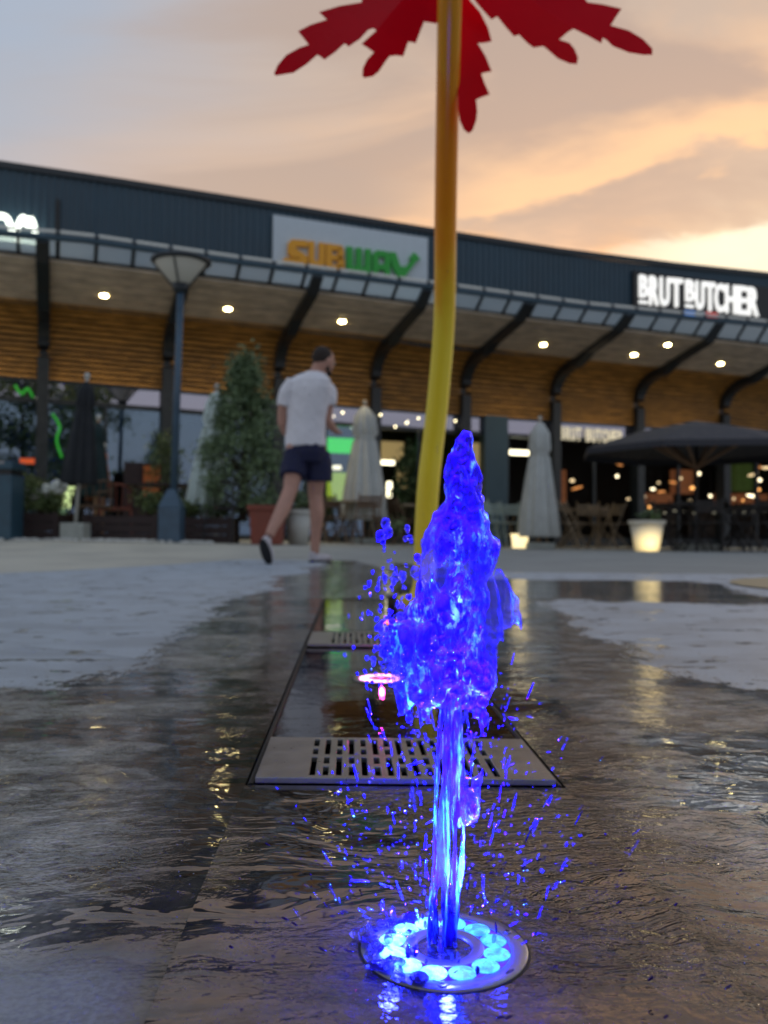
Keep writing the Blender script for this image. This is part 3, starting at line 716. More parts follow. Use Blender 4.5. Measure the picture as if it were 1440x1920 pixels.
for x, y, r in ((723, 981, 10), (727, 998, 11), (713, 1004, 9), (718, 1015, 6), (720, 1032, 4), (768, 1008, 7), (764, 990, 6), (760, 1010, 5), (742, 1082, 9), (755, 1080, 8), (722, 1083, 7), (778, 1072, 10), (782, 1045, 7), (735, 1060, 3),
                (708, 1104, 5), (716, 1120, 4), (750, 1155, 9), (735, 1165, 7), (712, 1176, 8), (724, 1192, 6), (700, 1236, 7), (688, 1234, 5), (733, 1050, 3), (740, 1036, 3), (728, 1052, 4), (762, 1145, 6), (771, 1138, 6), (757, 1100, 3),
                (721, 1205, 8), (716, 1222, 6), (705, 1215, 5), (760, 1175, 10), (743, 1185, 11), (738, 1220, 9), (731, 1212, 8)):
    drop(wp(x, y, wr.uniform(-.01, .01)), r * K, r * K * wr.uniform(.9, 1.3), wr.uniform(-.4, .4))
    if r > 5: drop(wp(x + wr.uniform(-5, 5), y + wr.uniform(5, 9), 0), r * K * .6, r * K * .9, .2)
for _ in range(160):
    drop(wp(wr.gauss(735, 28), wr.uniform(1060, 1290), wr.gauss(0, .02)), .0009 * wr.uniform(.5, 1.5), .0012 * wr.uniform(.6, 1.8), wr.uniform(-.8, .8))
o = mb.build('water_drops', 'drop', smooth=True); tag(o, 'fine blue lit drops scattered in the air round the jet', 'drops', kind='stuff')
# clear bubbles and beads on the wet floor
mb = MB()
for _ in range(110):
    px_, py_ = wr.uniform(330, 720), wr.uniform(1500, 1900); d = ray(px_, py_); p = CO + d * (-CAMH / d.z)
    mb.ell(p, (wr.uniform(.0004, .0013),) * 2 + (wr.uniform(.0003, .0010),), 8, 5)
for _ in range(70):
    px_, py_ = wr.uniform(940, 1440), wr.uniform(1400, 1900); d = ray(px_, py_); p = CO + d * (-CAMH / d.z)
    mb.ell(p, (wr.uniform(.0004, .0012),) * 2 + (wr.uniform(.0003, .0008),), 8, 5)
M['bead'] = mat('clear_water_bead', (.25, .27, .3), .03, ior=1.4, spec=.8)
tag(mb.build('water_beads', 'bead', smooth=True), 'clear beads of water lying on the wet floor', 'beads', kind='stuff')

# ------------------------------------------------------------------ palm shower
pb = Vector((.105, 2.8, 0))
palm = thing('palm_shower', 'giant yellow metal palm with jagged red leaves towering over the splash pad', 'palm shower', pb)
TR = [(1150, 768, 2.80), (1110, 792, 2.80), (1060, 797, 2.80), (992, 798, 2.81), (900, 804, 2.83), (830, 812, 2.86), (740, 822, 2.88), (600, 833, 2.88), (440, 835, 2.80), (300, 837, 2.72), (150, 840, 2.62), (0, 843, 2.50), (-120, 846, 2.44), (-230, 848, 2.42)]
pts = [P(x, y, d) for y, x, d in TR]
def smoothpts(p, n=6):
    out = []
    for i in range(len(p) - 1):
        p0, p1, p2, p3 = p[max(i - 1, 0)], p[i], p[i + 1], p[min(i + 2, len(p) - 1)]
        for j in range(n):
            u = j / n; out.append(.5 * ((2 * p1) + (p2 - p0) * u + (2 * p0 - 5 * p1 + 4 * p2 - p3) * u * u + (3 * p1 - p0 - 3 * p2 + p3) * u ** 3))
    return out + [p[-1]]
MB().tube(smoothpts(pts), .0365, 32).build('stem', 'yellow', palm, smooth=True)
MB().tube([P(788, 1132, 2.8), P(760, 1132, 2.78), P(745, 1137, 2.78), P(737, 1150, 2.78)], [.03, .032, .03, .016], 18).build('foot', 'yellow', palm, smooth=True)
MB().lathe([(.075, 0), (.075, .008), (.05, .012)], (pb.x, 2.8, 0.0), 32).build('base_plate', 'steel', palm, smooth=True)
crown = P(848, -215, 2.42)
MB().lathe([(.02, -.06), (.09, -.03), (.10, .03), (.04, .09)], crown, 24).build('crown_hub', 'leafred', palm, smooth=True)
ZZ = lambda l: [(480 + a / 1.846, b / 1.846) for a, b in l]
LEAVES = [
  (ZZ([(68, 262), (130, 252), (176, 222), (212, 190), (222, 195), (237, 207), (275, 180), (305, 152), (312, 153), (320, 162), (360, 135), (388, 104), (405, 98), (418, 106), (470, 40), (560, -60), (640, -190), (680, -330),
       (600, -330), (480, -200), (400, -90), (372, -30), (365, 8), (290, 20), (218, 42), (245, 68), (190, 85), (145, 108), (182, 154), (150, 165), (105, 190), (75, 225), (62, 255)]), -.35, 2.42),
  (ZZ([(375, 270), (405, 264), (425, 248), (445, 218), (462, 195), (485, 192), (510, 195), (520, 165), (527, 145), (540, 146), (553, 150), (568, 110), (582, 75), (600, 78), (625, 82), (640, 20), (660, -120), (690, -330),
       (640, -330), (560, -180), (500, -60), (440, 40), (418, 104), (365, 152), (385, 165), (408, 181), (385, 205), (370, 235), (368, 262)]), .12, 2.50),
  (ZZ([(736, 462), (750, 452), (763, 415), (766, 385), (762, 345), (785, 335), (809, 327), (790, 285), (780, 255), (798, 250), (816, 247), (795, 195), (768, 150), (795, 148), (816, 143), (803, 95), (775, 40), (740, 0), (716, -120), (705, -330),
       (675, -330), (680, -120), (690, 100), (697, 250), (699, 380), (706, 420), (720, 450)]), -.06, 2.64),
  (ZZ([(1111, 222), (1085, 220), (1045, 203), (995, 160), (960, 165), (940, 150), (910, 120), (893, 126), (865, 95), (835, 57), (815, 68), (780, 30), (755, 0), (725, -90), (695, -330),
       (750, -330), (830, -200), (930, -90), (1040, 0), (1102, 98), (1078, 112), (1050, 137), (1085, 148), (1103, 170), (1115, 200)]), .20, 2.52),
  (ZZ([(1372, 190), (1340, 190), (1290, 182), (1235, 160), (1215, 140), (1200, 131), (1195, 150), (1150, 125), (1100, 100), (1020, 50), (900, -40), (790, -190), (700, -330),
       (780, -330), (900, -220), (1010, -120), (1090, -60), (1148, 8), (1200, 15), (1266, 30), (1245, 60), (1228, 88), (1290, 105), (1340, 135), (1372, 168)]), -.42, 2.42),
]
for out, slope, d0 in LEAVES:
    cxp = 848
    def lp(x, y, off=0):
        tx, ty = out[0][0] - cxp, out[0][1] + 215; tl_ = math.hypot(tx, ty)
        r = ((x - cxp) * tx + (y + 215) * ty) / tl_ / FPX * 2.4
        return P(x, y, d0 + slope * r * .8 + off)
    top = [lp(x, y, 0) for x, y in out]; bot = [lp(x, y, .007) for x, y in out]; n = len(out)
    bm = bmesh.new(); va = [bm.verts.new(q - ORG[palm.name]) for q in top]; vb = [bm.verts.new(q - ORG[palm.name]) for q in bot]
    from mathutils.geometry import tessellate_polygon
    for tri in tessellate_polygon([[Vector((x, y, 0)) for x, y in out]]):
        bm.faces.new([va[i] for i in tri]); bm.faces.new([vb[i] for i in reversed(tri)])
    for i in range(n): bm.faces.new((va[i], vb[i], vb[(i + 1) % n], va[(i + 1) % n]))
    bmesh.ops.recalc_face_normals(bm, faces=bm.faces)
    me = bpy.data.meshes.new('leaf'); bm.to_mesh(me); bm.free(); me.materials.append(M['leafred'])
    lf = bpy.data.objects.new('leaf', me); COL.objects.link(lf); lf.parent = palm; ORG[lf.name] = ORG[palm.name]
# small outlet post beside the palm foot
q = P(735, 1150, 2.72); q.z = 0
po = thing('outlet_post', 'short black water outlet post beside the yellow palm foot', 'post', q)
MB().lathe([(.016, 0), (.016, .05), (.013, .055)], q, 16).build('body', 'darkmetal', po, smooth=True)
MB().lathe([(.024, .055), (.024, .061), (.018, .064)], q, 20).build('cap', 'steel', po, smooth=True)

# ------------------------------------------------------------------ shop building
ang = R(21); U = Vector((math.cos(ang), math.sin(ang), 0)); N = Vector((math.sin(ang), -math.cos(ang), 0)); G0 = Vector((-6.5, 14.5, 0))
def G(s, off, h): return G0 + U * s + N * off + Vector((0, 0, h))
def FP(px, py, off):
    d = ray(px, py); p0 = G0 + N * off; k = (p0 - CO).dot(N) / d.dot(N); q = CO + d * k
    return (q - p0).dot(U), q.z
def line(pts, off):
    L = sorted(FP(x, y, off) for x, y in pts)
    S = [a for a, _ in L]; H = [b for _, b in L]
    def f(s):
        if s < S[0]: return H[0]
        if s > S[-1]: return H[-1]
        return float(np.interp(s, S, H))
    return f
OFFB, OFFS, OFFW, OFFC = 2.6, 2.30, .95, .80
Hbar = line([(0, 437), (150, 449), (440, 491), (801, 537), (1101, 577), (1440, 610)], OFFB)
Hsof = line([(0, 472), (480, 530), (807, 572), (860, 581), (1166, 615), (1440, 647)], OFFS)
Hbeg = line([(0, 553), (480, 603), (810, 637), (1101, 672), (1440, 706)], OFFW)
Hwb = line([(0, 704), (290, 727), (600, 756), (885, 778), (1440, 813)], 0)
Hpar = line([(0, 304), (240, 338), (480, 376), (860, 437), (1142, 481), (1440, 511)], OFFC)
bl = thing('shop_building', 'long low shop building with blue grey cladding, curved timber soffit and dark ribs', 'building', G(0, 0, 0))
S0, S1 = -1.6, 19.9
def strip(s0, s1, off0, h0, off1, h1, thick, name, m, parent=bl, **k):
    """bar running along the facade from s0 to s1 in the cross-section (off0,h0)-(off1,h1)"""
    mb = MB(); e = []
    for s in (s0, s1):
        a = G(s, off0, h0(s) if callable(h0) else h0); b = G(s, off1, h1(s) if callable(h1) else h1)
        d = (b - a).normalized(); nn = U.cross(d).normalized() * thick
        e.append((a, b, b + nn, a + nn))
    mb.add(e[0] + e[1], [(0, 1, 2, 3), (7, 6, 5, 4), (0, 4, 5, 1), (1, 5, 6, 2), (2, 6, 7, 3), (3, 7, 4, 0)])
    return mb.build(name, m, parent, **k)
# cladding: profiled sheets about a metre wide, standing above the canopy
s = S0; w_ = 1.0
while s < S1:
    mb = MB(); e = min(s + w_, S1); n = 8
    prof = []
    for i in range(n):
        a = s + (e - s) * i / n; st = (e - s) / n
        prof += [(a, 0), (a + st * .55, 0), (a + st * .65, .03), (a + st * .9, .03)]
    prof.append((e + .012, -.004))
    vs = []; fs = []
    for a, dd in prof: vs += [G(a, OFFC + dd, Hsof(a) - .35), G(a, OFFC + dd, Hpar(a) - .10)]
    for i in range(len(prof) - 1): fs.append((2 * i, 2 * i + 2, 2 * i + 3, 2 * i + 1))
    mb.add(vs, fs).build('cladding_sheet', 'clad', bl)
    s = e
for i in range(7):
    a, b = S0 + i * 3.0, min(S0 + (i + 1) * 3.0 - .004, S1)
    if a < S1: 
        mb = MB(); vs = []
        for q in (a, b): vs += [G(q, OFFC - .3, Hpar(q) - .11), G(q, OFFC + .06, Hpar(q) - .11), G(q, OFFC + .06, Hpar(q)), G(q, OFFC - .3, Hpar(q))]
        mb.add(vs, [(0, 1, 2, 3), (7, 6, 5, 4), (0, 4, 5, 1), (1, 5, 6, 2), (2, 6, 7, 3), (3, 7, 4, 0)]).build('coping', 'dsteel', bl)
# vertical joint at far left
sj, _ = FP(108, 390, OFFC); MB().hexa([G(sj - .03, OFFC + .035, 4.6), G(sj + .03, OFFC + .035, 4.6), G(sj + .03, OFFC + .06, 4.6), G(sj - .03, OFFC + .06, 4.6)] + [G(sj - .03, OFFC + .035, Hpar(sj) - .5), G(sj + .03, OFFC + .035, Hpar(sj) - .5), G(sj + .03, OFFC + .06, Hpar(sj) - .5), G(sj - .03, OFFC + .06, Hpar(sj) - .5)]).build('joint_strip', 'black', bl)
# body of the building behind (roof slab, back)
MB().hexa([G(S0, -12, 0), G(S1, -12, 0), G(S1, -11.8, 0), G(S0, -11.8, 0), G(S0, -12, 5.4), G(S1, -12, 5.4), G(S1, -11.8, 5.4), G(S0, -11.8, 5.4)]).build('back_wall', 'clad', bl)
MB().hexa([G(S0, -12, 5.5), G(S1, -12, 5.5), G(S1, OFFC - .31, 5.5), G(S0, OFFC - .31, 5.5)] + [G(S0, -12, 5.7), G(S1, -12, 5.7), G(S1, OFFC - .31, 5.7), G(S0, OFFC - .31, 5.7)]).build('roof', 'dsteel', bl)
# curved timber soffit: slats
RIBX = [(80, 42), (312, 300), (520, 560), (700, 800), (868, 990), (1036, 1175), (1192, 1356), (1352, 1520)]
ribs = [FP(x, 760, 0)[0] for x, _ in RIBX]
ribs = [ribs[0] - 2.05] + ribs + [ribs[-1] + 2.2, ribs[-1] + 4.4]
def prof(u, s):
    """timber curve: u 0 bottom (at the glass line) .. 1 at the beige board"""
    hb, ht = Hwb(s), Hbeg(s); 
    th = max(0, (u - .42) / .58) * math.pi / 2
    off = OFFW * (1 - math.cos(th)) if u > .42 else 0
    h = hb + (ht - hb) * (u / .42 * .50 if u <= .42 else .50 + .50 * math.sin(th))
    return off, h
NS = 15
for i in range(len(ribs) - 1):
    a, b = ribs[i] + .06, ribs[i + 1] - .06
    for k in range(NS):
        u0 = k / NS; u1 = (k + .54) / NS
        mb = MB(); e = []
        for s in (a, b):
            o0, h0 = prof(u0, s); o1, h1 = prof(u1, s); p0, p1 = G(s, o0, h0), G(s, o1, h1)
            nn = (p1 - p0).normalized().cross(U).normalized() * -.035
            if nn.dot(N) < 0 and k < NS * .4: nn = -nn
            e.append((p0, p1, p1 + nn, p0 + nn))
        mb.add(e[0] + e[1], [(0, 1, 2, 3), (7, 6, 5, 4), (0, 4, 5, 1), (1, 5, 6, 2), (2, 6, 7, 3), (3, 7, 4, 0)]).build('wood_slat', 'wood', bl)
    # backing and three boards of the pale outer soffit
    mb = MB(); vs = []; fs = []
    for s in (ribs[i], ribs[i + 1]):
        for k in range(13):
            o_, h_ = prof(k / 12, s); vs.append(G(s, o_ - .06, h_ + .03))
    for k in range(12): fs.append((k, k + 1, 14 + k, 13 + k))
    mb.add(vs, fs).build('soffit_backing', 'woodback', bl)
    strip(a, b, OFFW, lambda s: Hbeg(s) + .07, OFFS, lambda s: Hsof(s) + .07, .02, 'soffit_deck', 'woodback')
    for k in range(5):
        f0, f1 = k / 5, (k + .88) / 5
        strip(a, b, OFFW + (OFFS - OFFW) * f0, lambda s, f=f0: Hbeg(s) * (1 - f) + Hsof(s) * f, OFFW + (OFFS - OFFW) * f1, lambda s, f=f1: Hbeg(s) * (1 - f) + Hsof(s) * f, .03, 'soffit_board', 'soffit')
# ribs
for s in ribs[:-1]:
    mb = MB(); path = [(0.0, 0.0)] if False else []
    path.append((.02, tz(0, 9)))
    for k in range(13): path.append(prof(k / 12, s))
    path += [(OFFS * .6, Hbeg(s) * .55 + Hsof(s) * .45), (OFFS, Hsof(s)), (OFFB, Hbar(s) - .05)]
    w0 = .19; vs = []; fs = []
    for i, (o_, h_) in enumerate(path):
        p = G(s, o_, h_); q0 = G(s, *path[max(i - 1, 0)]); q1 = G(s, *path[min(i + 1, len(path) - 1)])
        d = (q1 - q0).normalized(); nn = d.cross(U).normalized()
        if nn.dot(N) < 0 and i < 5: nn = -nn
        if i >= 5 and nn.z > 0: nn = -nn
        dep = .20 if i < 14 else .20 - .05 * (i - 13)
        vs += [p - U * w0 / 2, p + U * w0 / 2, p + U * w0 / 2 + nn * dep, p - U * w0 / 2 + nn * dep]
    for i in range(len(path) - 1):
        for k in range(4): k2 = (k + 1) % 4; fs.append((4 * i + k, 4 * i + k2, 4 * i + 4 + k2, 4 * i + 4 + k))
    fs += [(3, 2, 1, 0), tuple(4 * (len(path) - 1) + k for k in range(4))]
    mb.add(vs, fs).build('canopy_rib', 'dsteel', bl)
# front bar, upper rail, rafters, glass
MB().tube([G(s, OFFB, Hbar(s)) for s in np.linspace(S0, S1, 24)], .045, 10).build('front_bar', 'clad', bl, smooth=True)
nb_ = 40; st = (S1 - S0) / nb_
for i in range(nb_):
    s = S0 + st * (i + .5)
    MB().tube([G(s, OFFB + .05, Hbar(s) + .07), G(s, OFFB, Hbar(s) + .02), G(s, OFFS + .02, Hsof(s) + .03)], .030, 6).build('rafter', 'dsteel', bl)
    if i < nb_ - 1:
        a, b = s + .03, s + st - .03
        mb = MB(); vs = [G(a, OFFB - .06, Hbar(a) - .03), G(b, OFFB - .06, Hbar(b) - .03), G(b, OFFS, Hsof(b) + .02), G(a, OFFS, Hsof(a) + .02)]
        mb.add(vs + [v + Vector((0, 0, .008)) for v in vs], [(3, 2, 1, 0), (4, 5, 6, 7), (0, 1, 5, 4), (1, 2, 6, 5), (2, 3, 7, 6), (3, 0, 4, 7)]).build('canopy_pane', 'canopyglass', bl)
        strip(a, b, OFFB + .03, lambda q: Hbar(q) + .055, OFFB - .02, lambda q: Hbar(q) + .115, .008, 'glass_lip', 'frost')
# downlights
for x, y in ((195, 563), (427, 590), (641, 615), (1018, 657), (1188, 675), (1350, 690), (1251, 640), (-30, 540)):
    offd = 1.35 if y != 640 else 1.9
    s, h = FP(x, y, offd); f = (offd - OFFW) / (OFFS - OFFW); h = Hbeg(s) * (1 - f) + Hsof(s) * f - .012
    p = G(s, offd, h)
    o = MB().lathe([(.10, .02), (.11, .0), (.08, -.006)], p, 20, cap=False).build('downlight', 'steel', bl)
    MB().ell(p + Vector((0, 0, -.008)), (.070, .070, .024), 14, 8).build('bulb', 'spot', o, smooth=True)
    dl_ = bpy.data.lights.new('downlight_glow', 'SPOT'); dl_.energy = 42; dl_.color = (1, .80, .48); dl_.spot_size = R(130); dl_.spot_blend = .8; dl_.shadow_soft_size = .08
    do = bpy.data.objects.new('downlight_glow', dl_); COL.objects.link(do); do.parent = o; do.location = p + Vector((0, 0, -.05)) - ORG[o.name]
# shopfront
Htr = lambda s: Hwb(s) - .38
cols_ = ribs
for s in cols_:
    MB().hexa([G(s + a, b, c) for c in (0, Hwb(s)) for a, b in ((-.07, -.12), (.07, -.12), (.07, .0), (-.07, .0))]).build('column', 'dsteel', bl)
for i in range(len(ribs) - 1):
    a, b = ribs[i] + .07, ribs[i + 1] - .07
    strip(a, b, -.06, lambda s: Htr(s) - .04, -.06, lambda s: Htr(s) + .04, .06, 'transom_bar', 'dsteel')
    strip(a, b, -.06, lambda s: Hwb(s) - .05, -.06, lambda s: Hwb(s) + .02, .06, 'head_bar', 'dsteel')
    strip(a, b, -.06, .0, -.06, .22, .06, 'base_rail', 'dsteel')
    mid = (a + b) / 2
    for p_, q_ in ((a, mid - .03), (mid + .03, b)):
        vs = [G(p_, -.03, .22), G(q_, -.03, .22), G(q_, -.03, Htr(q_) - .04), G(p_, -.03, Htr(p_) - .04)]
        MB().add(vs + [v - N * .01 for v in vs], [(0, 1, 2, 3), (7, 6, 5, 4), (0, 4, 5, 1), (1, 5, 6, 2), (2, 6, 7, 3), (3, 7, 4, 0)]).build('window_pane', 'glass' if i < 4 else 'glassdim', bl)
    vs = [G(a, -.03, Htr(a) + .04), G(b, -.03, Htr(b) + .04), G(b, -.03, Hwb(b) - .05), G(a, -.03, Hwb(a) - .05)]
    MB().add(vs + [v - N * .01 for v in vs], [(0, 1, 2, 3), (7, 6, 5, 4), (0, 4, 5, 1), (1, 5, 6, 2), (2, 6, 7, 3), (3, 7, 4, 0)]).build('transom_pane', 'transom', bl)
    MB().hexa([G(mid + x_, y_, c) for c in (.0, Htr(mid) - .04) for x_, y_ in ((-.03, -.08), (.03, -.08), (.03, -.01), (-.03, -.01))]).build('mullion', 'dsteel', bl)
# grey pier between the two shops
sp1, _ = FP(905, 880, .0); sp2, _ = FP(948, 880, .0)
MB().hexa([G(x_, y_, c) for c in (0, Hwb(sp1)) for x_, y_ in ((sp1, -.15), (sp2, -.15), (sp2, .10), (sp1, .10))]).build('pier', 'clad', bl)
# interior shell
MB().hexa([G(x_, y_, c) for c in (-.02, .06) for x_, y_ in ((S0, -7), (S1, -7), (S1, -.1), (S0, -.1))]).build('interior_floor', 'interior', bl)
MB().hexa([G(x_, y_, c) for c in (0, 2.9) for x_, y_ in ((S0, -5.2), (S1, -5.2), (S1, -5.0), (S0, -5.0))]).build('interior_wall', 'interior', bl)
MB().hexa([G(x_, y_, c) for c in (2.9, 3.0) for x_, y_ in ((S0, -7), (S1, -7), (S1, -.12), (S0, -.12))]).build('interior_ceiling', 'interior', bl)
for s in (ribs[3], sp1 + .1, ribs[0] + .6, S1 - .15, S0):
    MB().hexa([G(s + x_, y_, c) for c in (0, 2.9) for x_, y_ in ((0, -5), (.1, -5), (.1, -.2), (0, -.2))]).build('partition', 'interior', bl)
def fpbox(x0, y0, x1, y1, off, dep=.06):
    s0, h1 = FP(x0, y0, off); s1, _ = FP(x1, y0, off); _, h0 = FP(x0, y1, off)
    return [G(x_, y_, c) for c in (h0, h1) for x_, y_ in ((s0, off - dep), (s1, off - dep), (s1, off), (s0, off))]
def inside(name, label, cat, boxes, m, off, group=None, dep=.06):
    q = fpbox(*boxes[0], off); loc = q[0]
    if len(boxes) == 1: 
        o = MB().hexa(fpbox(*boxes[0], off, dep)).build(name, m, None, org=loc); tag(o, label, cat, group)
    return o
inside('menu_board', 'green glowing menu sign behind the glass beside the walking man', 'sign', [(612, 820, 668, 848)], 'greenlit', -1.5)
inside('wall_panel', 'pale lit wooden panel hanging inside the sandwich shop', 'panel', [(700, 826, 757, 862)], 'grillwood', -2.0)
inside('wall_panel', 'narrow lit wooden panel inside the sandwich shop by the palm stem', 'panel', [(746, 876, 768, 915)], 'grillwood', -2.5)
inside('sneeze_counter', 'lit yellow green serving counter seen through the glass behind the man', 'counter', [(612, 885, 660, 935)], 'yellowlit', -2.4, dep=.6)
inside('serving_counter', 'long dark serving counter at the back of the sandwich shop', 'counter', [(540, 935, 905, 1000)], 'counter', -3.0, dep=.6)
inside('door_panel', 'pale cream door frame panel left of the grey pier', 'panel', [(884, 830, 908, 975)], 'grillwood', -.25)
for x0, y0, x1, y1, l in ((612, 872, 640, 879, 'slanting tube light just right of the man'), (700, 862, 740, 870, 'warm strip light under the lit wooden panel'), (954, 843, 992, 852, 'bright strip light beside the closed white parasol'), (727, 903, 735, 932, 'upright lit tube near the palm stem')):
    inside('strip_light', l, 'strip light', [(x0, y0, x1, y1)], 'ledstrip', -1.2, 'strip lights inside the shops')
for kb, (x, y) in enumerate(sorted(((632, 778), (702, 782), (665, 799), (729, 804), (750, 797), (772, 788), (791, 808), (840, 793)))):
    s, h = FP(x, y, -.9 + .8); tag(MB().ell(G(s, .25, h), .016, 8, 6).build('string_bulb', 'bulb', None, smooth=True, org=G(s, .25, h)), '%s round bulb of the light string over the sandwich shop glass, from the left' % ['leftmost', 'second', 'third', 'fourth', 'fifth', 'sixth', 'seventh', 'rightmost'][kb], 'light bulb', 'string of bulbs above the sandwich shop window')
ri = random.Random(5)
lamps = [(1203, 880), (1245, 868), (1224, 917), (1198, 910), (1208, 931), (1240, 922), (1275, 897), (1320, 870), (1310, 888), (1293, 938), (1345, 905), (1360, 940), (1425, 876), (1412, 890), (1438, 877), (1424, 900), (1410, 930), (1423, 918), (1393, 938), (1073, 901), (1082, 915), (1157, 893), (1185, 935), (1376, 935), (1235, 905)]
ORD = ['leftmost', 'second', 'third', 'fourth', 'fifth', 'sixth', 'seventh', 'eighth', 'ninth', 'tenth', 'eleventh', 'twelfth', 'thirteenth', 'fourteenth', 'fifteenth', 'sixteenth', 'seventeenth', 'eighteenth', 'nineteenth', 'twentieth', 'twenty-first', 'twenty-second', 'twenty-third', 'twenty-fourth', 'twenty-fifth', 'twenty-sixth', 'twenty-seventh', 'twenty-eighth', 'twenty-ninth', 'thirtieth']
lamps += [(1265, 905), (1298, 915), (1218, 950), (1332, 930), (1160, 870)]
for k, (x, y) in enumerate(sorted(lamps)):
    off = -1.2 - ri.uniform(0, 1.2)
    s, h = FP(x, y, off); p = G(s, off, h); am = k % 5 in (1, 3)
    L = thing('pendant_lamp', '%s pendant lamp inside the restaurant counting from the left, %s, hanging %s' % (ORD[k], 'amber' if am else 'warm white', 'high' if y < 890 else 'low'), 'pendant lamp', p, 'pendant lamps inside the restaurant')
    r_s = ri.choice((.03, .04, .06, .11, .15)); hs = ri.uniform(.02, .045) if r_s < .1 else .03
    MB().ell(p, (r_s, r_s * .6, hs), 10, 6, Matrix.Rotation(ri.uniform(-.3, .5) if r_s > .1 else 0, 3, 'Y')).build('shade', ri.choice(('amber', 'amberdim')) if am else ri.choice(('warmwhite', 'warmdim', 'warmdim')), L, smooth=True)
    MB().tube([p + Vector((0, 0, .02)), Vector((p.x, p.y, 2.9))], .004, 4).build('cord', 'black', L)
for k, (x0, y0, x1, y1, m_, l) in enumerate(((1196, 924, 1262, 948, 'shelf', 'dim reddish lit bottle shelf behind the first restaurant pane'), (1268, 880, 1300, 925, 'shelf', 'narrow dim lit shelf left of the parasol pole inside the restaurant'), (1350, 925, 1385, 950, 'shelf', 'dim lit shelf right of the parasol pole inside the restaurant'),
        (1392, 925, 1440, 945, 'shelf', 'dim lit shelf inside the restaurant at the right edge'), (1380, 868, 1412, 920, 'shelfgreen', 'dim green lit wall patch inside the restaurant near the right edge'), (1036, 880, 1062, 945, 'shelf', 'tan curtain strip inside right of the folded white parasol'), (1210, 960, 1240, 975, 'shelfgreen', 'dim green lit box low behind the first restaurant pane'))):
    inside('lit_shelf', l, 'shelf', [(x0, y0, x1, y1)], m_, -3.0 + .07 * k, dep=.25)  # boxes added for the blurred warm patches of light; their glow is emission
# restaurant furniture in the dark behind the glass
for k, (x0, x1) in enumerate(((1190, 1270), (1290, 1370), (1385, 1440))):
    inside('bar_counter', ('dark bar counter inside under the pendant lamps, left section', 'dark bar counter inside behind the open parasol, middle section', 'dark bar counter inside at the right edge')[k], 'counter', [(x0, 945, x1, 1005)], 'counter', -2.8, dep=.5)
for k, x in enumerate(np.linspace(1192, 1432, 14)):
    s, h = FP(x, 960 + ri.uniform(-2, 2), -.5)
    tag(MB().box(G(s, -.5, h), (.07, .03, .03), ang).build('candle_glass', 'litwarm', None, org=G(s, -.5, h)), '%s pale glass from the left in the row on the restaurant window sill' % ORD[k], 'glass', 'glasses in a row in the restaurant window')

# ------------------------------------------------------------------ signs
def letter(ch, s0, s1, h0, h1, off, m, parent, bold=.03, ext=.03, shear=0, name='letter'):
    c = bpy.data.curves.new(name, 'FONT'); c.body = ch; c.offset = bold; c.extrude = ext; c.size = 1; c.shear = shear; c.resolution_u = 4
    o = bpy.data.objects.new(name, c); COL.objects.link(o); bpy.context.view_layer.update()
    me = evalmesh(o); bpy.data.objects.remove(o); bpy.data.curves.remove(c)
    xs_ = [v.co.x for v in me.vertices]; ys_ = [v.co.y for v in me.vertices]
    x0, x1, y0, y1 = min(xs_), max(xs_), min(ys_), max(ys_)
    for v in me.vertices:
        u = (v.co.x - x0) / (x1 - x0); w_ = (v.co.y - y0) / (y1 - y0)
        s = s0 + (s1 - s0) * u; H0, H1 = h0(s), h1(s)
        v.co = G(s, off + v.co.z, H0 + (H1 - H0) * w_) - ORG[parent.name]
    me.materials.clear(); me.materials.append(M[m])
    o = bpy.data.objects.new(name, me); COL.objects.link(o); o.parent = parent; ORG[o.name] = ORG[parent.name]; return o
SO = OFFC + .10
def fl(pts): return line(pts, SO)
s0, _ = FP(512, 450, SO); s1, _ = FP(802, 480, SO)
top = fl([(512, 402), (802, 446)]); bot = lambda s: top(s) - 1.28
sg = thing('sandwich_shop_sign', 'white panel sign with orange and green SUBWAY lettering above the canopy', 'sign', G(s0, SO, top(s0)))
MB().add([G(s0, SO - .06, bot(s0)), G(s1, SO - .06, bot(s1)), G(s1, SO, bot(s1)), G(s0, SO, bot(s0)), G(s0, SO - .06, top(s0)), G(s1, SO - .06, top(s1)), G(s1, SO, top(s1)), G(s0, SO, top(s0))],
         [(3, 2, 1, 0), (4, 5, 6, 7), (0, 1, 5, 4), (1, 2, 6, 5), (2, 3, 7, 6), (3, 0, 4, 7)]).build('panel', 'panelwhite', sg)
lt = fl([(535, 450), (575, 453), (650, 464), (790, 482)]); lb = fl([(525, 495), (645, 511), (790, 528)])
def slx(x, y=490): return FP(x, y, SO)[0]
# block letters drawn as thick strokes
def strokes(parts, x0, x1, m):
    mb = MB(); s0_, s1_ = slx(x0), slx(x1)
    def pt(u, v, o): s = s0_ + (s1_ - s0_) * u; return G(s, SO + o, lb(s) + (lt(s) - lb(s)) * v)
    for poly in parts:
        n = len(poly); a = [pt(u, v, .07) for u, v in poly]; b = [pt(u, v, .005) for u, v in poly]
        mb.add(a + b, [tuple(range(n)), tuple(reversed(range(n, 2 * n)))] + [(i, i + n, (i + 1) % n + n, (i + 1) % n) for i in range(n)])
    return mb.build('letter', m, sg)
strokes([[(.12, .62), (.30, .5), (.80, .5), (1, .38), (1, .16), (.86, 0), (.0, 0), (-.12, .12), (0, .26), (.62, .26), (.66, .3), (.30, .3), (.12, .42)],
         [(.12, .60), (.12, .84), (.28, 1.0), (.95, 1.0), (1.05, .86), (.95, .74), (.5, .74), (.46, .66), (.80, .50), (.30, .50)]], 533, 575, 'orange')
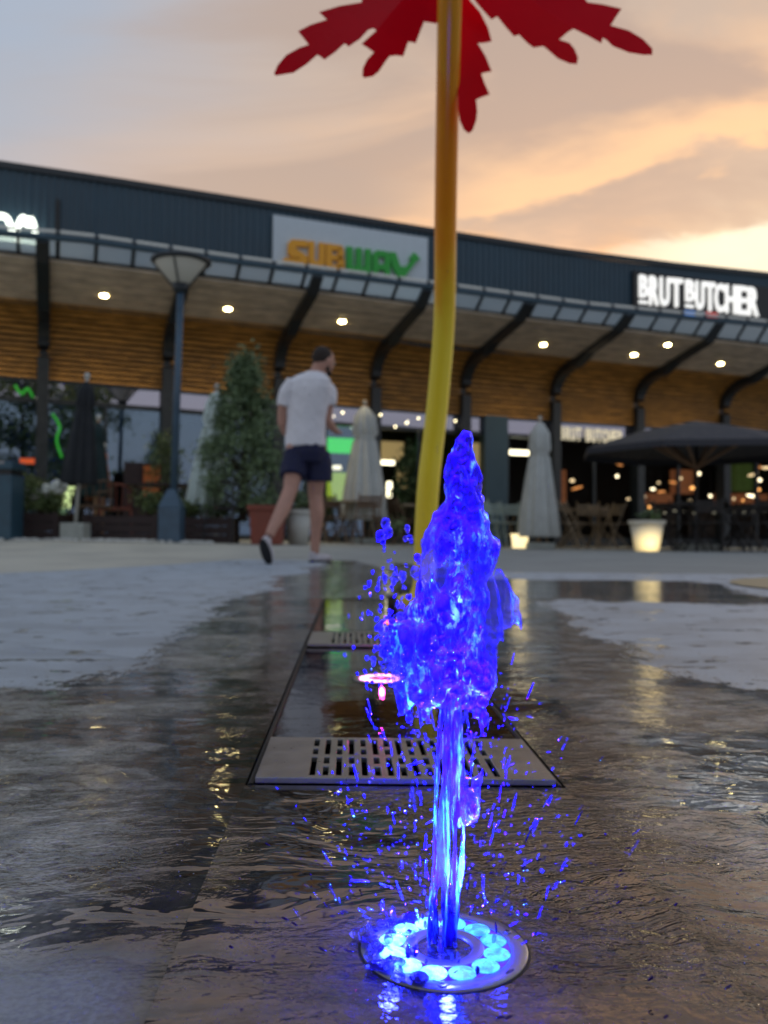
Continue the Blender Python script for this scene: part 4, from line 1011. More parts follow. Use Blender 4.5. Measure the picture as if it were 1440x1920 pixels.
strokes([[(0, 1), (.36, 1), (.36, .34), (.46, .25), (.56, .25), (.64, .34), (.64, 1), (1, 1), (1, .2), (.82, 0), (.18, 0), (0, .2)]], 577, 607, 'orange')
strokes([[(0, 0), (.34, 0), (.34, 1), (0, 1)], [(.34, .78), (.8, .78), (.94, .9), (.82, 1), (.34, 1)], [(.34, .4), (.9, .4), (.98, .5), (.9, .6), (.34, .6)], [(.34, 0), (.84, 0), (1, .12), (.9, .22), (.34, .22)], [(.64, .1), (1, .12), (1, .42), (.9, .5), (.64, .5)], [(.64, .5), (.9, .5), (.96, .6), (.94, .88), (.64, .9)]], 609, 644, 'orange')
strokes([[(0, 1), (.24, 1), (.26, .26), (.38, .26), (.38, 1), (.62, 1), (.62, .26), (.74, .26), (.76, 1), (1, 1), (1, .2), (.88, 0), (.12, 0), (0, .2)]], 648, 694, 'green')
strokes([[(0, 0), (.32, 0), (.32, .84), (.2, 1), (0, .84)], [(.2, 1), (.32, .76), (.68, .76), (.8, 1)], [(.68, 0), (1, 0), (1, .84), (.8, 1), (.68, .84)], [(.32, .24), (.68, .24), (.68, .46), (.32, .46)]], 697, 730, 'green')
strokes([[(0, 1), (.24, 1), (.40, .48), (.62, .48), (.84, .82), (.74, .82), (.92, 1.12), (1.16, .86), (1.04, .8), (.66, .2), (.56, 0), (.34, 0), (.12, .4)]], 728, 778, 'green')
# butcher sign
SO2 = SO
s0, _ = FP(1188, 545, SO); s1 = FP(1470, 560, SO)[0]
top = fl([(1188, 507), (1440, 538)]); bot = lambda s: top(s) - 1.05
bs = thing('butcher_sign', 'black panel sign with lit white BRUT BUTCHER lettering over the canopy', 'sign', G(s0, SO, top(s0)))
MB().add([G(s0, SO - .06, bot(s0)), G(s1, SO - .06, bot(s1)), G(s1, SO, bot(s1)), G(s0, SO, bot(s0)), G(s0, SO - .06, top(s0)), G(s1, SO - .06, top(s1)), G(s1, SO, top(s1)), G(s0, SO, top(s0))],
         [(3, 2, 1, 0), (4, 5, 6, 7), (0, 1, 5, 4), (1, 2, 6, 5), (2, 3, 7, 6), (3, 0, 4, 7)]).build('panel', 'black', bs)
ct = fl([(1199, 516), (1278, 524), (1420, 541)]); cb = fl([(1199, 571), (1278, 577), (1340, 585), (1420, 594)])
def word(chars, xs_, small, h0, h1, off, m, parent, bold=.012):
    for ch, a, b in zip(chars, xs_[0], xs_[1]):
        q0, q1 = FP(a, 550, off)[0], FP(b - 1.6, 550, off)[0]
        if (a in small):
            letter(ch, q0, q1, lambda s: h0(s) + .15, h1, off, m, parent, bold)
            strip(q0, q1, off, lambda s: h0(s) + .02, off, lambda s: h0(s) + .085, -.03, 'underline', m, parent)
        else: letter(ch, q0, q1, h0, h1, off, m, parent, bold)
word('BRUTBUTCHER', ([1199, 1218, 1238, 1257, 1286, 1305, 1322, 1341, 1361, 1383, 1403], [1216, 1236, 1256, 1281, 1303, 1321, 1342, 1359, 1381, 1401, 1423]), (1199, 1286), cb, ct, SO + .03, 'litwhite', bs)
for x0, x1, m_ in ((1283, 1303, 'blue'), (1304, 1322, 'panelwhite'), (1323, 1345, 'red')):
    q0, q1 = FP(x0, 595, SO)[0], FP(x1, 595, SO)[0]; fz = fl([(1283, 588), (1345, 593)]); strip(q0, q1, SO + .01, lambda s: fz(s) - .03, SO + .01, lambda s: fz(s) + .07, -.03, 'flag_bar', m_, bs)
# window lettering
ws = thing('window_lettering', 'pale BRUT BUTCHER lettering on the glass under the timber soffit', 'sign', G(FP(1047, 815, .05)[0], .05, 2))
wt = line([(1047, 799), (1165, 808)], .05); wb = line([(1047, 824), (1165, 833)], .05)
xx = [1050, 1061, 1071, 1081, 1099, 1109, 1119, 1129, 1139, 1149, 1159]
for ch, a in zip('BRUTBUTCHER', xx):
    letter(ch, FP(a, 815, .05)[0], FP(a + 8.6, 815, .05)[0], wb, wt, .05, 'litwarm', ws, .03, .01)
# glowing script at far left: only its right end is in view
gs = thing('glowing_script_sign', 'glowing white script letters cut off at the left edge above the canopy bar', 'sign', G(FP(10, 420, SO)[0], SO, 4.5))
def pxtube(l, name, m, parent, r=.03, off=SO + .1):
    p = [G(FP(x, y, off)[0], off, FP(x, y, off)[1]) for x, y in l]; return MB().tube(smoothpts(p, 4), r, 8).build(name, m, parent, smooth=True)
pxtube([(-22, 440), (-14, 412), (0, 405), (14, 410), (22, 432), (27, 436)], 'letter', 'litglow', gs, .05)
pxtube([(30, 440), (38, 414), (46, 408), (52, 424), (57, 410), (62, 418), (66, 438)], 'letter', 'litglow', gs, .045)
pxtube([(-20, 446), (20, 449), (72, 456)], 'underline', 'litglow', gs, .035)

# ------------------------------------------------------------------ street lamp
LY = 10.6
b0 = at(322, LY)
lp_ = thing('street_lamp', 'blue grey street lamp with frosted funnel head beside the timber planter', 'street lamp', b0)
mb = MB(); w_ = .135
sq = lambda w, z: [(b0.x - w, b0.y - w, b0.z + z), (b0.x + w, b0.y - w, b0.z + z), (b0.x + w, b0.y + w, b0.z + z), (b0.x - w, b0.y + w, b0.z + z)]
mb.hexa(sq(.135, 0) + sq(.135, .44)).build('base_box', 'lampsteel', lp_, bevel=.006)
MB().hexa(sq(.135, .442) + sq(.045, .66)).build('base_cap', 'lampsteel', lp_)
ptop = P(339, 541, LY)
MB().tube([Vector((b0.x + .02, LY, b0.z + .64)), ptop], [.047, .043], 16).build('pole', 'lampsteel', lp_, smooth=True)
hc = P(339, 541, LY); hc.z -= .04
MB().lathe([(.05, -.02), (.10, .02), (.115, .09)], hc, 16).build('collar', 'dsteel', lp_, smooth=True)
MB().lathe([(.10, .09), (.335, .36), (.335, .38)], hc, 24).build('diffuser', 'frost', lp_, smooth=True)
for k in range(4):
    a = math.pi / 2 * k + R(268); d = Vector((math.cos(a), math.sin(a), 0))
    MB().tube([hc + d * .108 + Vector((0, 0, .07)), hc + d * .345 + Vector((0, 0, .36))], .012, 6).build('bracket', 'dsteel', lp_)
MB().lathe([(.345, .345), (.375, .37), (.37, .39), (.30, .42), (.16, .45), (.02, .46)], hc, 32).build('hood', 'dsteel', lp_, smooth=True)

# ------------------------------------------------------------------ parasols
def fold(n, a): return lambda th, i: 1 + a * math.sin(n * th + i * .15) * (.4 + .6 * min(1, i / 3))
def closed_parasol(loc, h, r, m, label, group='closed parasols along the shopfront', lean=0, h0=.55, pole='polewood', base=True, seed=0):
    o = thing('closed_parasol', label, 'parasol', loc, group); loc = Vector(loc)
    L = Matrix.Rotation(lean, 3, 'Y'); rr = random.Random(seed)
    zs = [h0, h0 + .03, h0 + (h - h0) * .25, h0 + (h - h0) * .5, h0 + (h - h0) * .68, h0 + (h - h0) * .72, h0 + (h - h0) * .76, h0 + (h - h0) * .90, h * .985, h]
    rs = [r * .95, r, r * .86, r * .66, r * .50, r * .40, r * .54, r * .46, r * .2, .015]
    mb = MB(); mb.lathe([(a, z) for a, z in zip(rs, zs)], (0, 0, 0), 48, lambda th, i: 1 + (.20 * math.sin(9 * th + .3 * i) + .09 * math.sin(4 * th + seed)) * (1 if i < 8 else .3))
    mb.v = [loc + L @ v for v in mb.v]; mb.build('canopy', m, o, smooth=True)
    mb = MB(); mb.lathe([(r * .47, h0 + (h - h0) * .705), (r * .47, h0 + (h - h0) * .735)], (0, 0, 0), 24, cap=False); mb.v = [loc + L @ v for v in mb.v]; mb.build('strap', m, o, smooth=True)
    MB().tube([loc, loc + L @ Vector((0, 0, h + .05))], .022, 10).build('pole', pole, o, smooth=True)
    q = loc + L @ Vector((0, 0, h + .06)); MB().ell(q, (.04, .04, .045), 10, 6).build('finial', 'whitepot', o, smooth=True)
    if base: MB().box(loc + Vector((0, 0, .05)), (.46, .46, .1)).build('base', 'concrete', o, bevel=.01)
    return o
def sz(x, y): return Vector((*at(x, y)[:2], at(x, y).z))
closed_parasol(at(373, 11.9), 2.12, .22, 'parasolblue', 'pale mint parasol folded beside the bushy green tree', lean=R(6), h0=.35, seed=1)
closed_parasol(at(682, 15.3), 2.48, .36, 'parasol', 'folded grey white parasol right of the walking man', h0=.42, seed=2)
closed_parasol(at(1012, 15.0), 2.23, .31, 'parasol', 'folded white parasol left of the restaurant tables', h0=.20, seed=3)
d = closed_parasol(at(140, 10.9), 2.05, .20, 'parasoldark', 'folded charcoal parasol on its pale pole in a concrete block', lean=R(3.5), h0=.72, pole='whitepot', base=False, seed=4)
bq = at(142, 10.8); MB().box(bq + Vector((0, 0, .11)), (.29, .29, .22)).build('base', 'concrete', d, bevel=.01); 
closed_parasol(at(178, 12.3), 1.70, .17, 'parasolgreen', 'folded dark green parasol just behind the charcoal one', lean=R(1), h0=.62, base=False, seed=5)
closed_parasol(at(193, 12.6), 1.32, .085, 'parasolorange', 'narrow rust orange folded parasol beside the dark green one', h0=.75, base=False, seed=6)
# open one
oc = at(1306, 14.6); op = thing('open_parasol', 'large open dark grey parasol with wooden struts over the black tables', 'parasol', oc)
ah = 2.22; 
mb = MB(); n = 8; rim = []
apex = oc + Vector((0, 0, ah)); 
for k in range(n):
    a = 2 * math.pi * k / n + .2; rim.append(oc + Vector((2.0 * math.cos(a), 2.0 * math.sin(a), 1.70)))
vs = [apex] + [apex + (q - apex) * .5 + Vector((0, 0, .05)) for q in rim] + rim + [q - Vector((0, 0, .10)) for q in rim]
fs = []
for k in range(n):
    k2 = (k + 1) % n; fs += [(0, 1 + k, 1 + k2), (1 + k, 9 + k, 9 + k2, 1 + k2), (9 + k, 17 + k, 17 + k2, 9 + k2)]
mb.add(vs, fs); o = mb.build('canopy', 'parasolopen', op); q = o.modifiers.new('s', 'SOLIDIFY'); q.thickness = .006
MB().tube([oc, apex], .028, 12).build('pole', 'darkmetal', op, smooth=True)
for k in range(n):
    a = 2 * math.pi * k / n + .2; d = Vector((math.cos(a), math.sin(a), 0))
    MB().tube([oc + Vector((0, 0, 1.42)) + d * .03, oc + d * .92 + Vector((0, 0, 1.93))], .028, 6).build('strut', 'polewood', op)
MB().lathe([(.045, 1.38), (.045, 1.46)], oc, 12).build('hub', 'polewood', op)
MB().box(oc + Vector((0, 0, .05)), (.6, .6, .1)).build('base', 'concrete', op)

# ------------------------------------------------------------------ foliage
def leaves(mb, center, fn, n, size, r_):
    """n leaf blades at points given by fn(rng)"""
    for _ in range(n):
        p = center + fn(r_); s = size * r_.uniform(.6, 1.3)
        a = Vector((r_.gauss(0, 1), r_.gauss(0, 1), r_.gauss(0, .7))).normalized(); b = a.orthogonal().normalized()
        b = (Matrix.Rotation(r_.uniform(0, 6.3), 3, a) @ b)
        mb.add([p, p + a * s * .5 + b * s * .28, p + a * s, p + a * s * .5 - b * s * .28], [(0, 1, 2, 3)])
def tree(loc, h, w, label, n=6500, seed=1, m='leafdark'):
    o = thing('potted_tree', label, 'tree', loc); r_ = random.Random(seed); loc = Vector(loc)
    MB().tube([loc + Vector((0, 0, .3)), loc + Vector((.02, 0, h * .5)), loc + Vector((0, 0, h * .93))], [.045, .03, .008], 8).build('trunk', 'trunkw', o, smooth=True)
    clumps = []; mbt = MB()
    for _ in range(170):
        v = r_.random() ** .8; z = .42 + (h - .45) * v
        rad = w * (np.interp(v, [0, .12, .35, .65, .85, 1], [.75, .95, 1.0, .62, .32, .05]))
        a = r_.uniform(0, 6.28); rr = rad * r_.uniform(.35, 1.0)
        c = Vector((rr * math.cos(a), rr * math.sin(a), z)); clumps.append((c, w * r_.uniform(.14, .30)))
        mbt.tube([loc + Vector((0, 0, max(.35, z - .25))), loc + c], [.010, .003], 4)
    mbt.build('branches', 'trunkw', o)
    mb = MB()
    def fn(r_):
        c, q = r_.choice(clumps); return c + Vector((r_.gauss(0, q * .55), r_.gauss(0, q * .55), r_.gauss(0, q * .65)))
    leaves(mb, loc, fn, n, .052, r_)
    mb.build('crown', m, o)
    return o
tr = tree(at(455, 11.3), 2.46, .56, 'bushy green conical tree in a planter left of the walking man', 17000, 4)
pt_ = at(502, 11.0)
def tapered_pot(loc, r0, r1, h, m, label, name='plant_pot', cat='plant pot', square=True, group=None):
    o = thing(name, label, cat, loc, group); loc = Vector(loc); n = 4 if square else 28
    mb = MB(); a = math.pi / 4 if square else 0
    def ring(r, z): return [loc + Vector((r * math.cos(2 * math.pi * k / n + a), r * math.sin(2 * math.pi * k / n + a), z)) for k in range(n)]
    k = 1.3 if square else 1
    mb.loft([ring(r0 * k, 0), ring(r1 * k, h * .88)]); mb.build('body', m, o, smooth=not square, bevel=.008 if square else 0)
    mb = MB(); mb.loft([ring(r1 * k * 1.10, h * .88), ring(r1 * k * 1.12, h)]); mb.build('rim', m, o, smooth=False)
    MB().loft([ring(r1 * k * 1.0, h + .001), ring(r1 * k * .98, h + .006)]).build('soil', 'soil', o)
    return o
tapered_pot(pt_, .20, .23, .50, 'terracotta', 'square terracotta planter beside the bushy tree, left of the man')
tapered_pot(at(560, 11.4), .13, .165, .47, 'whitepot', 'round off white pot between the legs of the walking man', square=False)
def bush(loc, r, h, label, n=900, m='leafmid', size=.06, flowers=0, seed=0, name='leafy_plant', cat='plant'):
    o = thing(name, label, cat, loc); r_ = random.Random(seed); loc = Vector(loc)
    mbs = MB(); 
    cl = []
    for k in range(14):
        a = r_.uniform(0, 6.28); q = Vector((r * r_.uniform(.1, .9) * math.cos(a), r * r_.uniform(.1, .9) * math.sin(a), h * r_.uniform(.4, 1))); cl.append(q)
        mbs.tube([loc, loc + q * .6 + Vector((0, 0, .05)), loc + q], [.008, .006, .003], 4)
    mbs.build('stems', 'trunkw', o)
    def fn(r_):
        q = r_.choice(cl); return q + Vector((r_.gauss(0, r * .25), r_.gauss(0, r * .25), r_.gauss(0, h * .14)))
    mb = MB(); leaves(mb, loc, fn, n, size, r_); mb.build('foliage', m, o)
    for k in range(flowers):
        q = loc + Vector((r * r_.uniform(-.8, .8), -r * r_.uniform(.3, .9), h * r_.uniform(.55, 1)))
        mb = MB()
        for _ in range(24):
            d = Vector((r_.gauss(0, 1), r_.gauss(0, 1), r_.gauss(0, 1))).normalized() * .07; mb.ell(q + d, .036, 6, 4)
        mb.build('flower', 'flower', o, smooth=True)
    return o
gz = lambda x, y, dz: at(x, y) + Vector((0, 0, dz))
def planter(x0, x1, y, h, d, label):
    a, b = at(x0, y), at(x1, y); c = (a + b) / 2; o = thing('timber_planter', label, 'planter', c, 'dark timber planters along the terrace')
    L = (b - a).length; z = c.z - .01; nb = 3
    for k in range(nb):
        for sy in (-1, 1): MB().box((c.x, c.y + sy * d / 2, z + h * (k + .5) / nb), (L - .05, .03, h / nb - .012)).build('plank', 'brownplanter', o)
        for sx in (-1, 1): MB().box((c.x + sx * (L / 2 - .02), c.y, z + h * (k + .5) / nb), (.03, d - .04, h / nb - .012)).build('plank', 'brownplanter', o)
    for sx in (-1, 1):
        for sy in (-1, 1): MB().box((c.x + sx * (L / 2 - .01), c.y + sy * (d / 2 + .012), z + h / 2), (.07, .05, h + .02)).build('post', 'brownplanter', o)
    MB().box((c.x, c.y, z + h - .05), (L - .08, d - .06, .04)).build('soil', 'soil', o)
    return o
planter(35, 121, 11.3, .36, .5, 'short dark timber planter with white hydrangeas right of the bin')
planter(172, 300, 11.4, .34, .45, 'long dark timber planter left of the street lamp')
planter(344, 440, 11.4, .34, .45, 'dark timber planter right of the street lamp')
bush(gz(78, 11.3, .3), .36, .42, 'hydrangea bush with white flower heads right of the bin', 2400, flowers=7, seed=3, size=.07)
bush(gz(280, 11.5, .3), .22, .30, 'low green plant in the long planter left of the street lamp', 700, seed=5)
bush(gz(350, 11.6, .3), .20, .22, 'sparse low plant right of the street lamp base', 400, seed=6)
bush(gz(410, 11.6, .3), .2, .2, 'low plant under the bushy tree in the right planter', 300, seed=8, m='leafdark')
bush(gz(310, 12.8, .3), .30, 1.15, 'loose yellow green shrub behind the street lamp pole', 900, seed=9)
bush(gz(560, 11.4, .45), .14, .26, 'dark leafy plant in the off white pot', 260, seed=10, m='leafdark')
bush(gz(10, 12.5, .3), .34, .62, 'pale green plant behind the litter bin', 500, seed=11)
bush(gz(765, 17.6, .3), .34, 1.5, 'tall dark potted palm behind the yellow stem inside the glass', 900, seed=12, m='leafdark', size=.12)
bush(gz(742, 13.9, .1), .16, .3, 'low plant between the terrace tables and the palm stem', 300, seed=13, m='leafdark')
# trees across the plaza, behind the camera: the shop glass at the left mirrors them
for (px_, py_, dist, hh_, ww_, sd, lb_) in ((40, 745, 16, 6.6, 2.3, 31, 'broad dark tree across the plaza mirrored in the leftmost shop glass'), (150, 760, 20, 6.2, 1.5, 32, 'slimmer tree across the plaza mirrored beside the charcoal parasol')):
    d = ray(px_, py_); k = (G0 - CO).dot(N) / d.dot(N); q = CO + d * k; dn = d.normalized(); rf = dn - 2 * dn.dot(N) * N
    q = q + rf * (dist / math.hypot(rf.x, rf.y)); o = thing('plaza_tree', lb_, 'tree', (q.x, q.y, 0)); r_ = random.Random(sd); b_ = Vector((q.x, q.y, 0))
    MB().tube([b_, b_ + Vector((.1, 0, 1.6)), b_ + Vector((0, .1, hh_ * .7))], [.16, .12, .04], 8).build('trunk', 'trunkw', o, smooth=True)
    cl_ = [Vector((r_.gauss(0, ww_ * .45), r_.gauss(0, ww_ * .45), r_.uniform(1.7, hh_))) for _ in range(60)]
    mb = MB(); leaves(mb, b_, lambda r_: r_.choice(cl_) + Vector((r_.gauss(0, .3), r_.gauss(0, .3), r_.gauss(0, .25))), 5000, .22, r_); mb.build('crown', 'leafmid', o)
# pebbles under the planters
mb = MB(); r_ = random.Random(4)
for _ in range(420):
    x, y = r_.uniform(-20, 400), r_.uniform(10.35, 10.95); p = at(x, y); s = r_.uniform(.012, .035); mb.ell(p + Vector((0, 0, s * .3)), (s, s, s * .7), 6, 4)
tag(mb.build('pebbles', 'pebble', smooth=True), 'pale loose pebbles at the foot of the planters', 'pebbles', kind='stuff')
# litter bin
q = at(5, 10.6); bn = thing('litter_bin', 'dark blue square litter bin at the left edge', 'bin', q)
MB().box(q + Vector((0, 0, .40)), (.37, .37, .80)).build('body', 'bin', bn, bevel=.01); MB().box(q + Vector((0, 0, .835)), (.33, .33, .07)).build('aperture', 'black', bn)
MB().box(q + Vector((0, 0, .92)), (.39, .39, .10)).build('lid', 'bin', bn, bevel=.012)
MB().box(q + Vector((.04, -.195, .95)), (.1, .006, .03)).build('handle', 'steel', bn)
q = gz(49, 11.9, 0); tg = thing('orange_plate_sign', 'small orange plate sign on a thin stake above the hydrangeas', 'sign', q)
MB().box(q + Vector((0, 0, 1.09)), (.20, .02, .075)).build('plate', 'orangesign', tg); MB().tube([q, q + Vector((0, .02, 1.06))], .008, 6).build('stake', 'darkmetal', tg)
# lit pots
def potglow(name, zs):
    m = bpy.data.materials.new(name); m.use_nodes = True; t = NT(m.node_tree); b = t.n['Principled BSDF']; b.inputs['Base Color'].default_value = (.7, .68, .6, 1); b.inputs['Roughness'].default_value = .5
    # lit from a bulb inside the translucent shell: brightest near the bulb
    s = t.node('ShaderNodeTexCoord').outputs['Object']; d = t.node('ShaderNodeVectorMath', operation='DISTANCE'); t.put(d.inputs[0], s); d.inputs[1].default_value = (0, -.18, zs)
    f = t.lin(d.outputs['Value'], .02, .34, 1, 0); f = t.math('POWER', f, 1.6)
    b.inputs['Emission Color'].default_value = (1, .74, .30, 1); t.put(b.inputs['Emission Strength'], t.math('ADD', t.math('MULTIPLY', f, 1.7), .02)); return m
M['potlit'] = potglow('translucent_lit_pot', .12); M['potlit2'] = mat('small_lit_pot', (.7, .65, .5), .5, emis=(1, .8, .42), es=1.1); M['potgreenlit'] = mat('small_green_lit_pot', (.5, .55, .3), .5, emis=(.75, .95, .4), es=.65)
o = tapered_pot(at(1213, 13.2), .185, .255, .47, 'potlit', 'large white pot glowing warm from inside before the black tables', square=False, name='glowing_pot')
bush(gz(1213, 13.2, .44), .15, .16, 'small green plant in the large glowing pot', 260, seed=21, m='leafdark', size=.05)
tapered_pot(at(975, 15.2), .13, .15, .25, 'potlit2', 'small glowing pot under the folded white parasol', square=False, name='glowing_pot')
q = gz(124, 11.6, .42); tapered_pot(q, .045, .10, .30, 'potgreenlit', 'small pale green glowing pot beside the hydrangeas', square=False, name='glowing_pot')

# ------------------------------------------------------------------ terrace furniture
def make_chair(label, m, group, solid=False):
    o = thing('folding_chair', label, 'chair', (0, 0, 0), group, local=True)
    for sx in (-1, 1):
        MB().tube([(sx * .20, -.22, 0), (sx * .20, .18, .86)], .013, 6).build('leg', m, o)
        MB().tube([(sx * .17, .26, 0), (sx * .17, -.20, .46)], .013, 6).build('leg', m, o)
    for k in range(6): MB().box((0, -.17 + .066 * k, .455), (.40, .05, .016)).build('seat_slat', m, o)
    for k, z in enumerate((.64, .71, .78)): MB().box((0, .078 + (z - .64) * .46, z), (.40, .015, .05)).build('back_slat', m, o)
    MB().tube([(-.2, .12, .22), (.2, .12, .22)], .009, 6).build('stretcher', m, o)
    return o
def make_table(label, m, group, w=.7, h=.73):
    o = thing('terrace_table', label, 'table', (0, 0, 0), group, local=True)
    MB().box((0, 0, h), (w, w, .03)).build('table_top', m, o)
    for sx in (-1, 1):
        MB().tube([(sx * w * .4, -w * .4, 0), (sx * w * .36, w * .36, h - .02)], .014, 6).build('leg', m, o)
        MB().tube([(sx * w * .4, w * .4, 0), (sx * w * .36, -w * .36, h - .02)], .014, 6).build('leg', m, o)
    return o
c0 = make_chair('x', 'tanwood', 'tan folding chairs on the restaurant terrace')
spots = [((1148, 15.6), R(-70), 'tan folding chair turned sideways, rightmost of the tan ones left of the big glowing pot'), ((1103, 15.9), R(165), 'tan folding chair left of the sideways one at the terrace table'), ((1072, 15.1), R(60), 'tan folding chair just right of the folded white parasol'), ((1128, 16.6), R(10), 'tan folding chair behind the terrace table near the shop door')]
for i, ((x, y), rz, lb_) in enumerate(spots): place(c0 if i == 0 else copy_tree(c0), at(x, y), rz, None, lb_)
c1 = make_chair('x', 'mint', 'pale mint folding chairs by the pier')
for i, ((x, y), rz, lb_) in enumerate([((925, 16.0), R(10), 'pale mint folding chair, left one beside the grey pier'), ((952, 16.1), R(-12), 'pale mint folding chair, right one between pier and white parasol'), ((908, 14.9), R(30), 'pale mint folding chair seen behind the plume of the jet')]): place(c1 if i == 0 else copy_tree(c1), at(x, y), rz, None, lb_)
c2 = make_chair('x', 'rattan', 'brown chairs on the sandwich shop terrace')
for i, ((x, y), rz, lb_) in enumerate([((622, 14.6), R(40), 'brown folding chair just right of the walking man'), ((652, 15.6), R(-30), 'brown folding chair left of the grey white parasol foot'), ((712, 15.2), R(70), 'brown folding chair right of the grey white parasol foot'), ((690, 14.0), R(-15), 'brown folding chair in front of the grey white parasol'), ((748, 15.4), R(120), 'brown folding chair next to the yellow palm stem')]): place(c2 if i == 0 else copy_tree(c2), at(x, y), rz, None, lb_)
t0 = make_table('x', 'tanwood', 'terrace tables')
for i, ((x, y), lb_) in enumerate([((1092, 16.5), 'tan terrace table between the tan folding chairs'), ((1040, 16.2), 'tan terrace table behind the folded white parasol'), ((670, 14.9), 'terrace table at the foot of the grey white parasol'), ((630, 15.8), 'terrace table right behind the walking man'), ((775, 15.8), 'terrace table directly behind the palm stem'), ((935, 16.8), 'terrace table behind the mint chairs')]): place(t0 if i == 0 else copy_tree(t0), at(x, y), R(21), None, lb_)
t1 = make_table('x', 'darkmetal', 'black tables under the open parasol', .75, .75)
for i, ((x, y), lb_) in enumerate([((1275, 13.9), 'black table right behind the large glowing pot'), ((1345, 14.6), 'black table under the middle of the open parasol'), ((1415, 14.0), 'black table under the open parasol near the right edge')]): place(t1 if i == 0 else copy_tree(t1), at(x, y), R(15), None, lb_)
c3 = make_chair('x', 'darkmetal', 'black chairs under the open parasol')
for i, ((x, y), rz, lb_) in enumerate([((1262, 14.9), R(200), 'black chair left of the first black table'), ((1303, 13.8), R(90), 'black chair between first and second black table'), ((1330, 13.4), R(-20), 'black chair in front of the middle black table'), ((1378, 13.9), R(80), 'black chair between middle and right black table'), ((1432, 13.2), R(-60), 'black chair at the right edge of the picture'), ((1395, 15.2), R(180), 'black chair behind the right black table'), ((1240, 14.4), R(60), 'black chair peeping out behind the large glowing pot')]): place(c3 if i == 0 else copy_tree(c3), at(x, y), rz, None, lb_)
# dark armchair by the tree and one by the planter
def armchair(loc, rz, m, label, lt_=0):
    o = thing('bistro_armchair', label, 'armchair', (0, 0, 0), None, local=True)
    for sx in (-1, 1):
        MB().tube([(sx * .24, -.22, 0), (sx * .22, -.2, .45), (sx * .23, -.22, .66)], .013, 6).build('leg', m, o)
        MB().tube([(sx * .24, .26, 0), (sx * .21, .2, .45)], .013, 6).build('leg', m, o)
    arc = [(-.23, -.22, .66)] + [(.25 * math.cos(a), -.02 + .24 * math.sin(a), .68 + .12 * math.sin(a)) for a in [math.pi - math.pi * k / 10 for k in range(11)]] + [(.23, -.22, .66)]
    MB().tube(arc, .016, 6).build('arm_rail', m, o); 
    for k in range(1, 8):
        a = math.pi * k / 8; MB().tube([(.21 * math.cos(a), .2 * math.sin(a), .45), (.25 * math.cos(a), -.02 + .24 * math.sin(a), .68 + .12 * math.sin(a))], .008, 5).build('back_spindle', m, o)
    MB().lathe([(.22, .43), (.235, .45), (.22, .47)], (0, 0, 0), 20).build('seat', m, o)
    return place(o, loc, rz)
armchair(at(432, 11.2), R(150), 'darkmetal', 'dark metal armchair in front of the bushy tree')
armchair(at(216, 12.5), R(200), 'terracotta', 'reddish brown armchair behind the long planter')
armchair(at(178, 11.6), R(240), 'rattan', 'brown rattan armchair between concrete block and long planter')
tt = make_table('dark terrace table behind the planter left of the street lamp', 'brownplanter', None, 1.0, .82); place(tt, at(300, 12.9), R(18), None, 'dark terrace table behind the planter left of the street lamp')
# A frame board seen through the glass at left
q = at(268, 14.0); bd = thing('menu_easel', 'brown and orange framed menu board standing by the left window', 'board', q)
MB().box(q + Vector((0, 0, .80)), (.62, .04, .9), ang).build('frame', 'brownplanter', bd); MB().box(q + Vector((.14, -.03, .93)), (.26, .02, .55), ang).build('poster', 'parasolorange', bd)
# green lit decoration in left window
for (pts_, lb_) in (([(28, 722), (40, 738), (52, 728), (62, 745)], 'green neon squiggle high in the left window'), ([(98, 775), (112, 800), (106, 825), (116, 858)], 'green neon strip low in the left window')):
    s_, h_ = FP(*pts_[0], .03); l_ = G(s_, .03, h_); p_ = [G(FP(x, y, .03)[0], .03, FP(x, y, .03)[1]) for x, y in pts_]
    tag(MB().tube(smoothpts(p_, 4), .022, 8).build('neon_tube', 'greendim', None, smooth=True, org=l_), lb_, 'neon light')
for x, y in ((68, 750), (8, 705)):
    s_, h_ = FP(x, y, -.8); p_ = G(s_, -.8, h_); tag(MB().ell(p_, .05, 10, 6).build('ceiling_bulb', 'bulb', None, smooth=True, org=p_), 'warm ceiling bulb behind the upper left window' if x > 20 else 'warm ceiling bulb at the left edge under the timber soffit', 'light bulb')

# ------------------------------------------------------------------ the walking man
MY = 7.25
def J(px, py, dy=0): return P(px, py, MY + dy)
mp = J(585, 1060); mp.z = .0
man = thing('person', 'man in white t-shirt and navy shorts walking away with bowed head', 'person', mp)
kp = MY / FPX
yaw = R(-28)
def ering(c, rx, ry, n=20, yw=None, tilt=0):
    m = Matrix.Rotation(yaw if yw is None else yw, 3, 'Z')
    return [c + m @ Vector((rx * math.cos(2 * math.pi * k / n), ry * math.sin(2 * math.pi * k / n), 0)) for k in range(n)]
body = MB()
torso = [(842, 573, .165, .125), (815, 573, .16, .12), (785, 574, .16, .115), (755, 575, .185, .125), (730, 576, .205, .125), (712, 580, .19, .11), (703, 585, .12, .09), (697, 590, .07, .065)]
body.loft([ering(J(x, y), a, b) for y, x, a, b in torso])
body.tube([J(590, 705), J(598, 688, .01), J(604, 672, .02)], [.062, .056, .055], 14)
hd = J(607, 677, .03)
HR = Matrix.Rotation(R(-50), 3, 'Z') @ Matrix.Rotation(R(-18), 3, 'X')
body.ell(hd, (.078, .098, .115), 20, 14, HR)
body.ell(hd + HR @ Vector((0, .03, -.055)), (.058, .068, .065), 14, 10, HR)
body.ell(hd + HR @ Vector((0, .098, -.012)), (.012, .02, .022), 8, 6, HR)
for sx in (-1, 1): body.ell(hd + HR @ Vector((sx * .08, -.005, -.01)), (.010, .020, .030), 8, 6, HR)
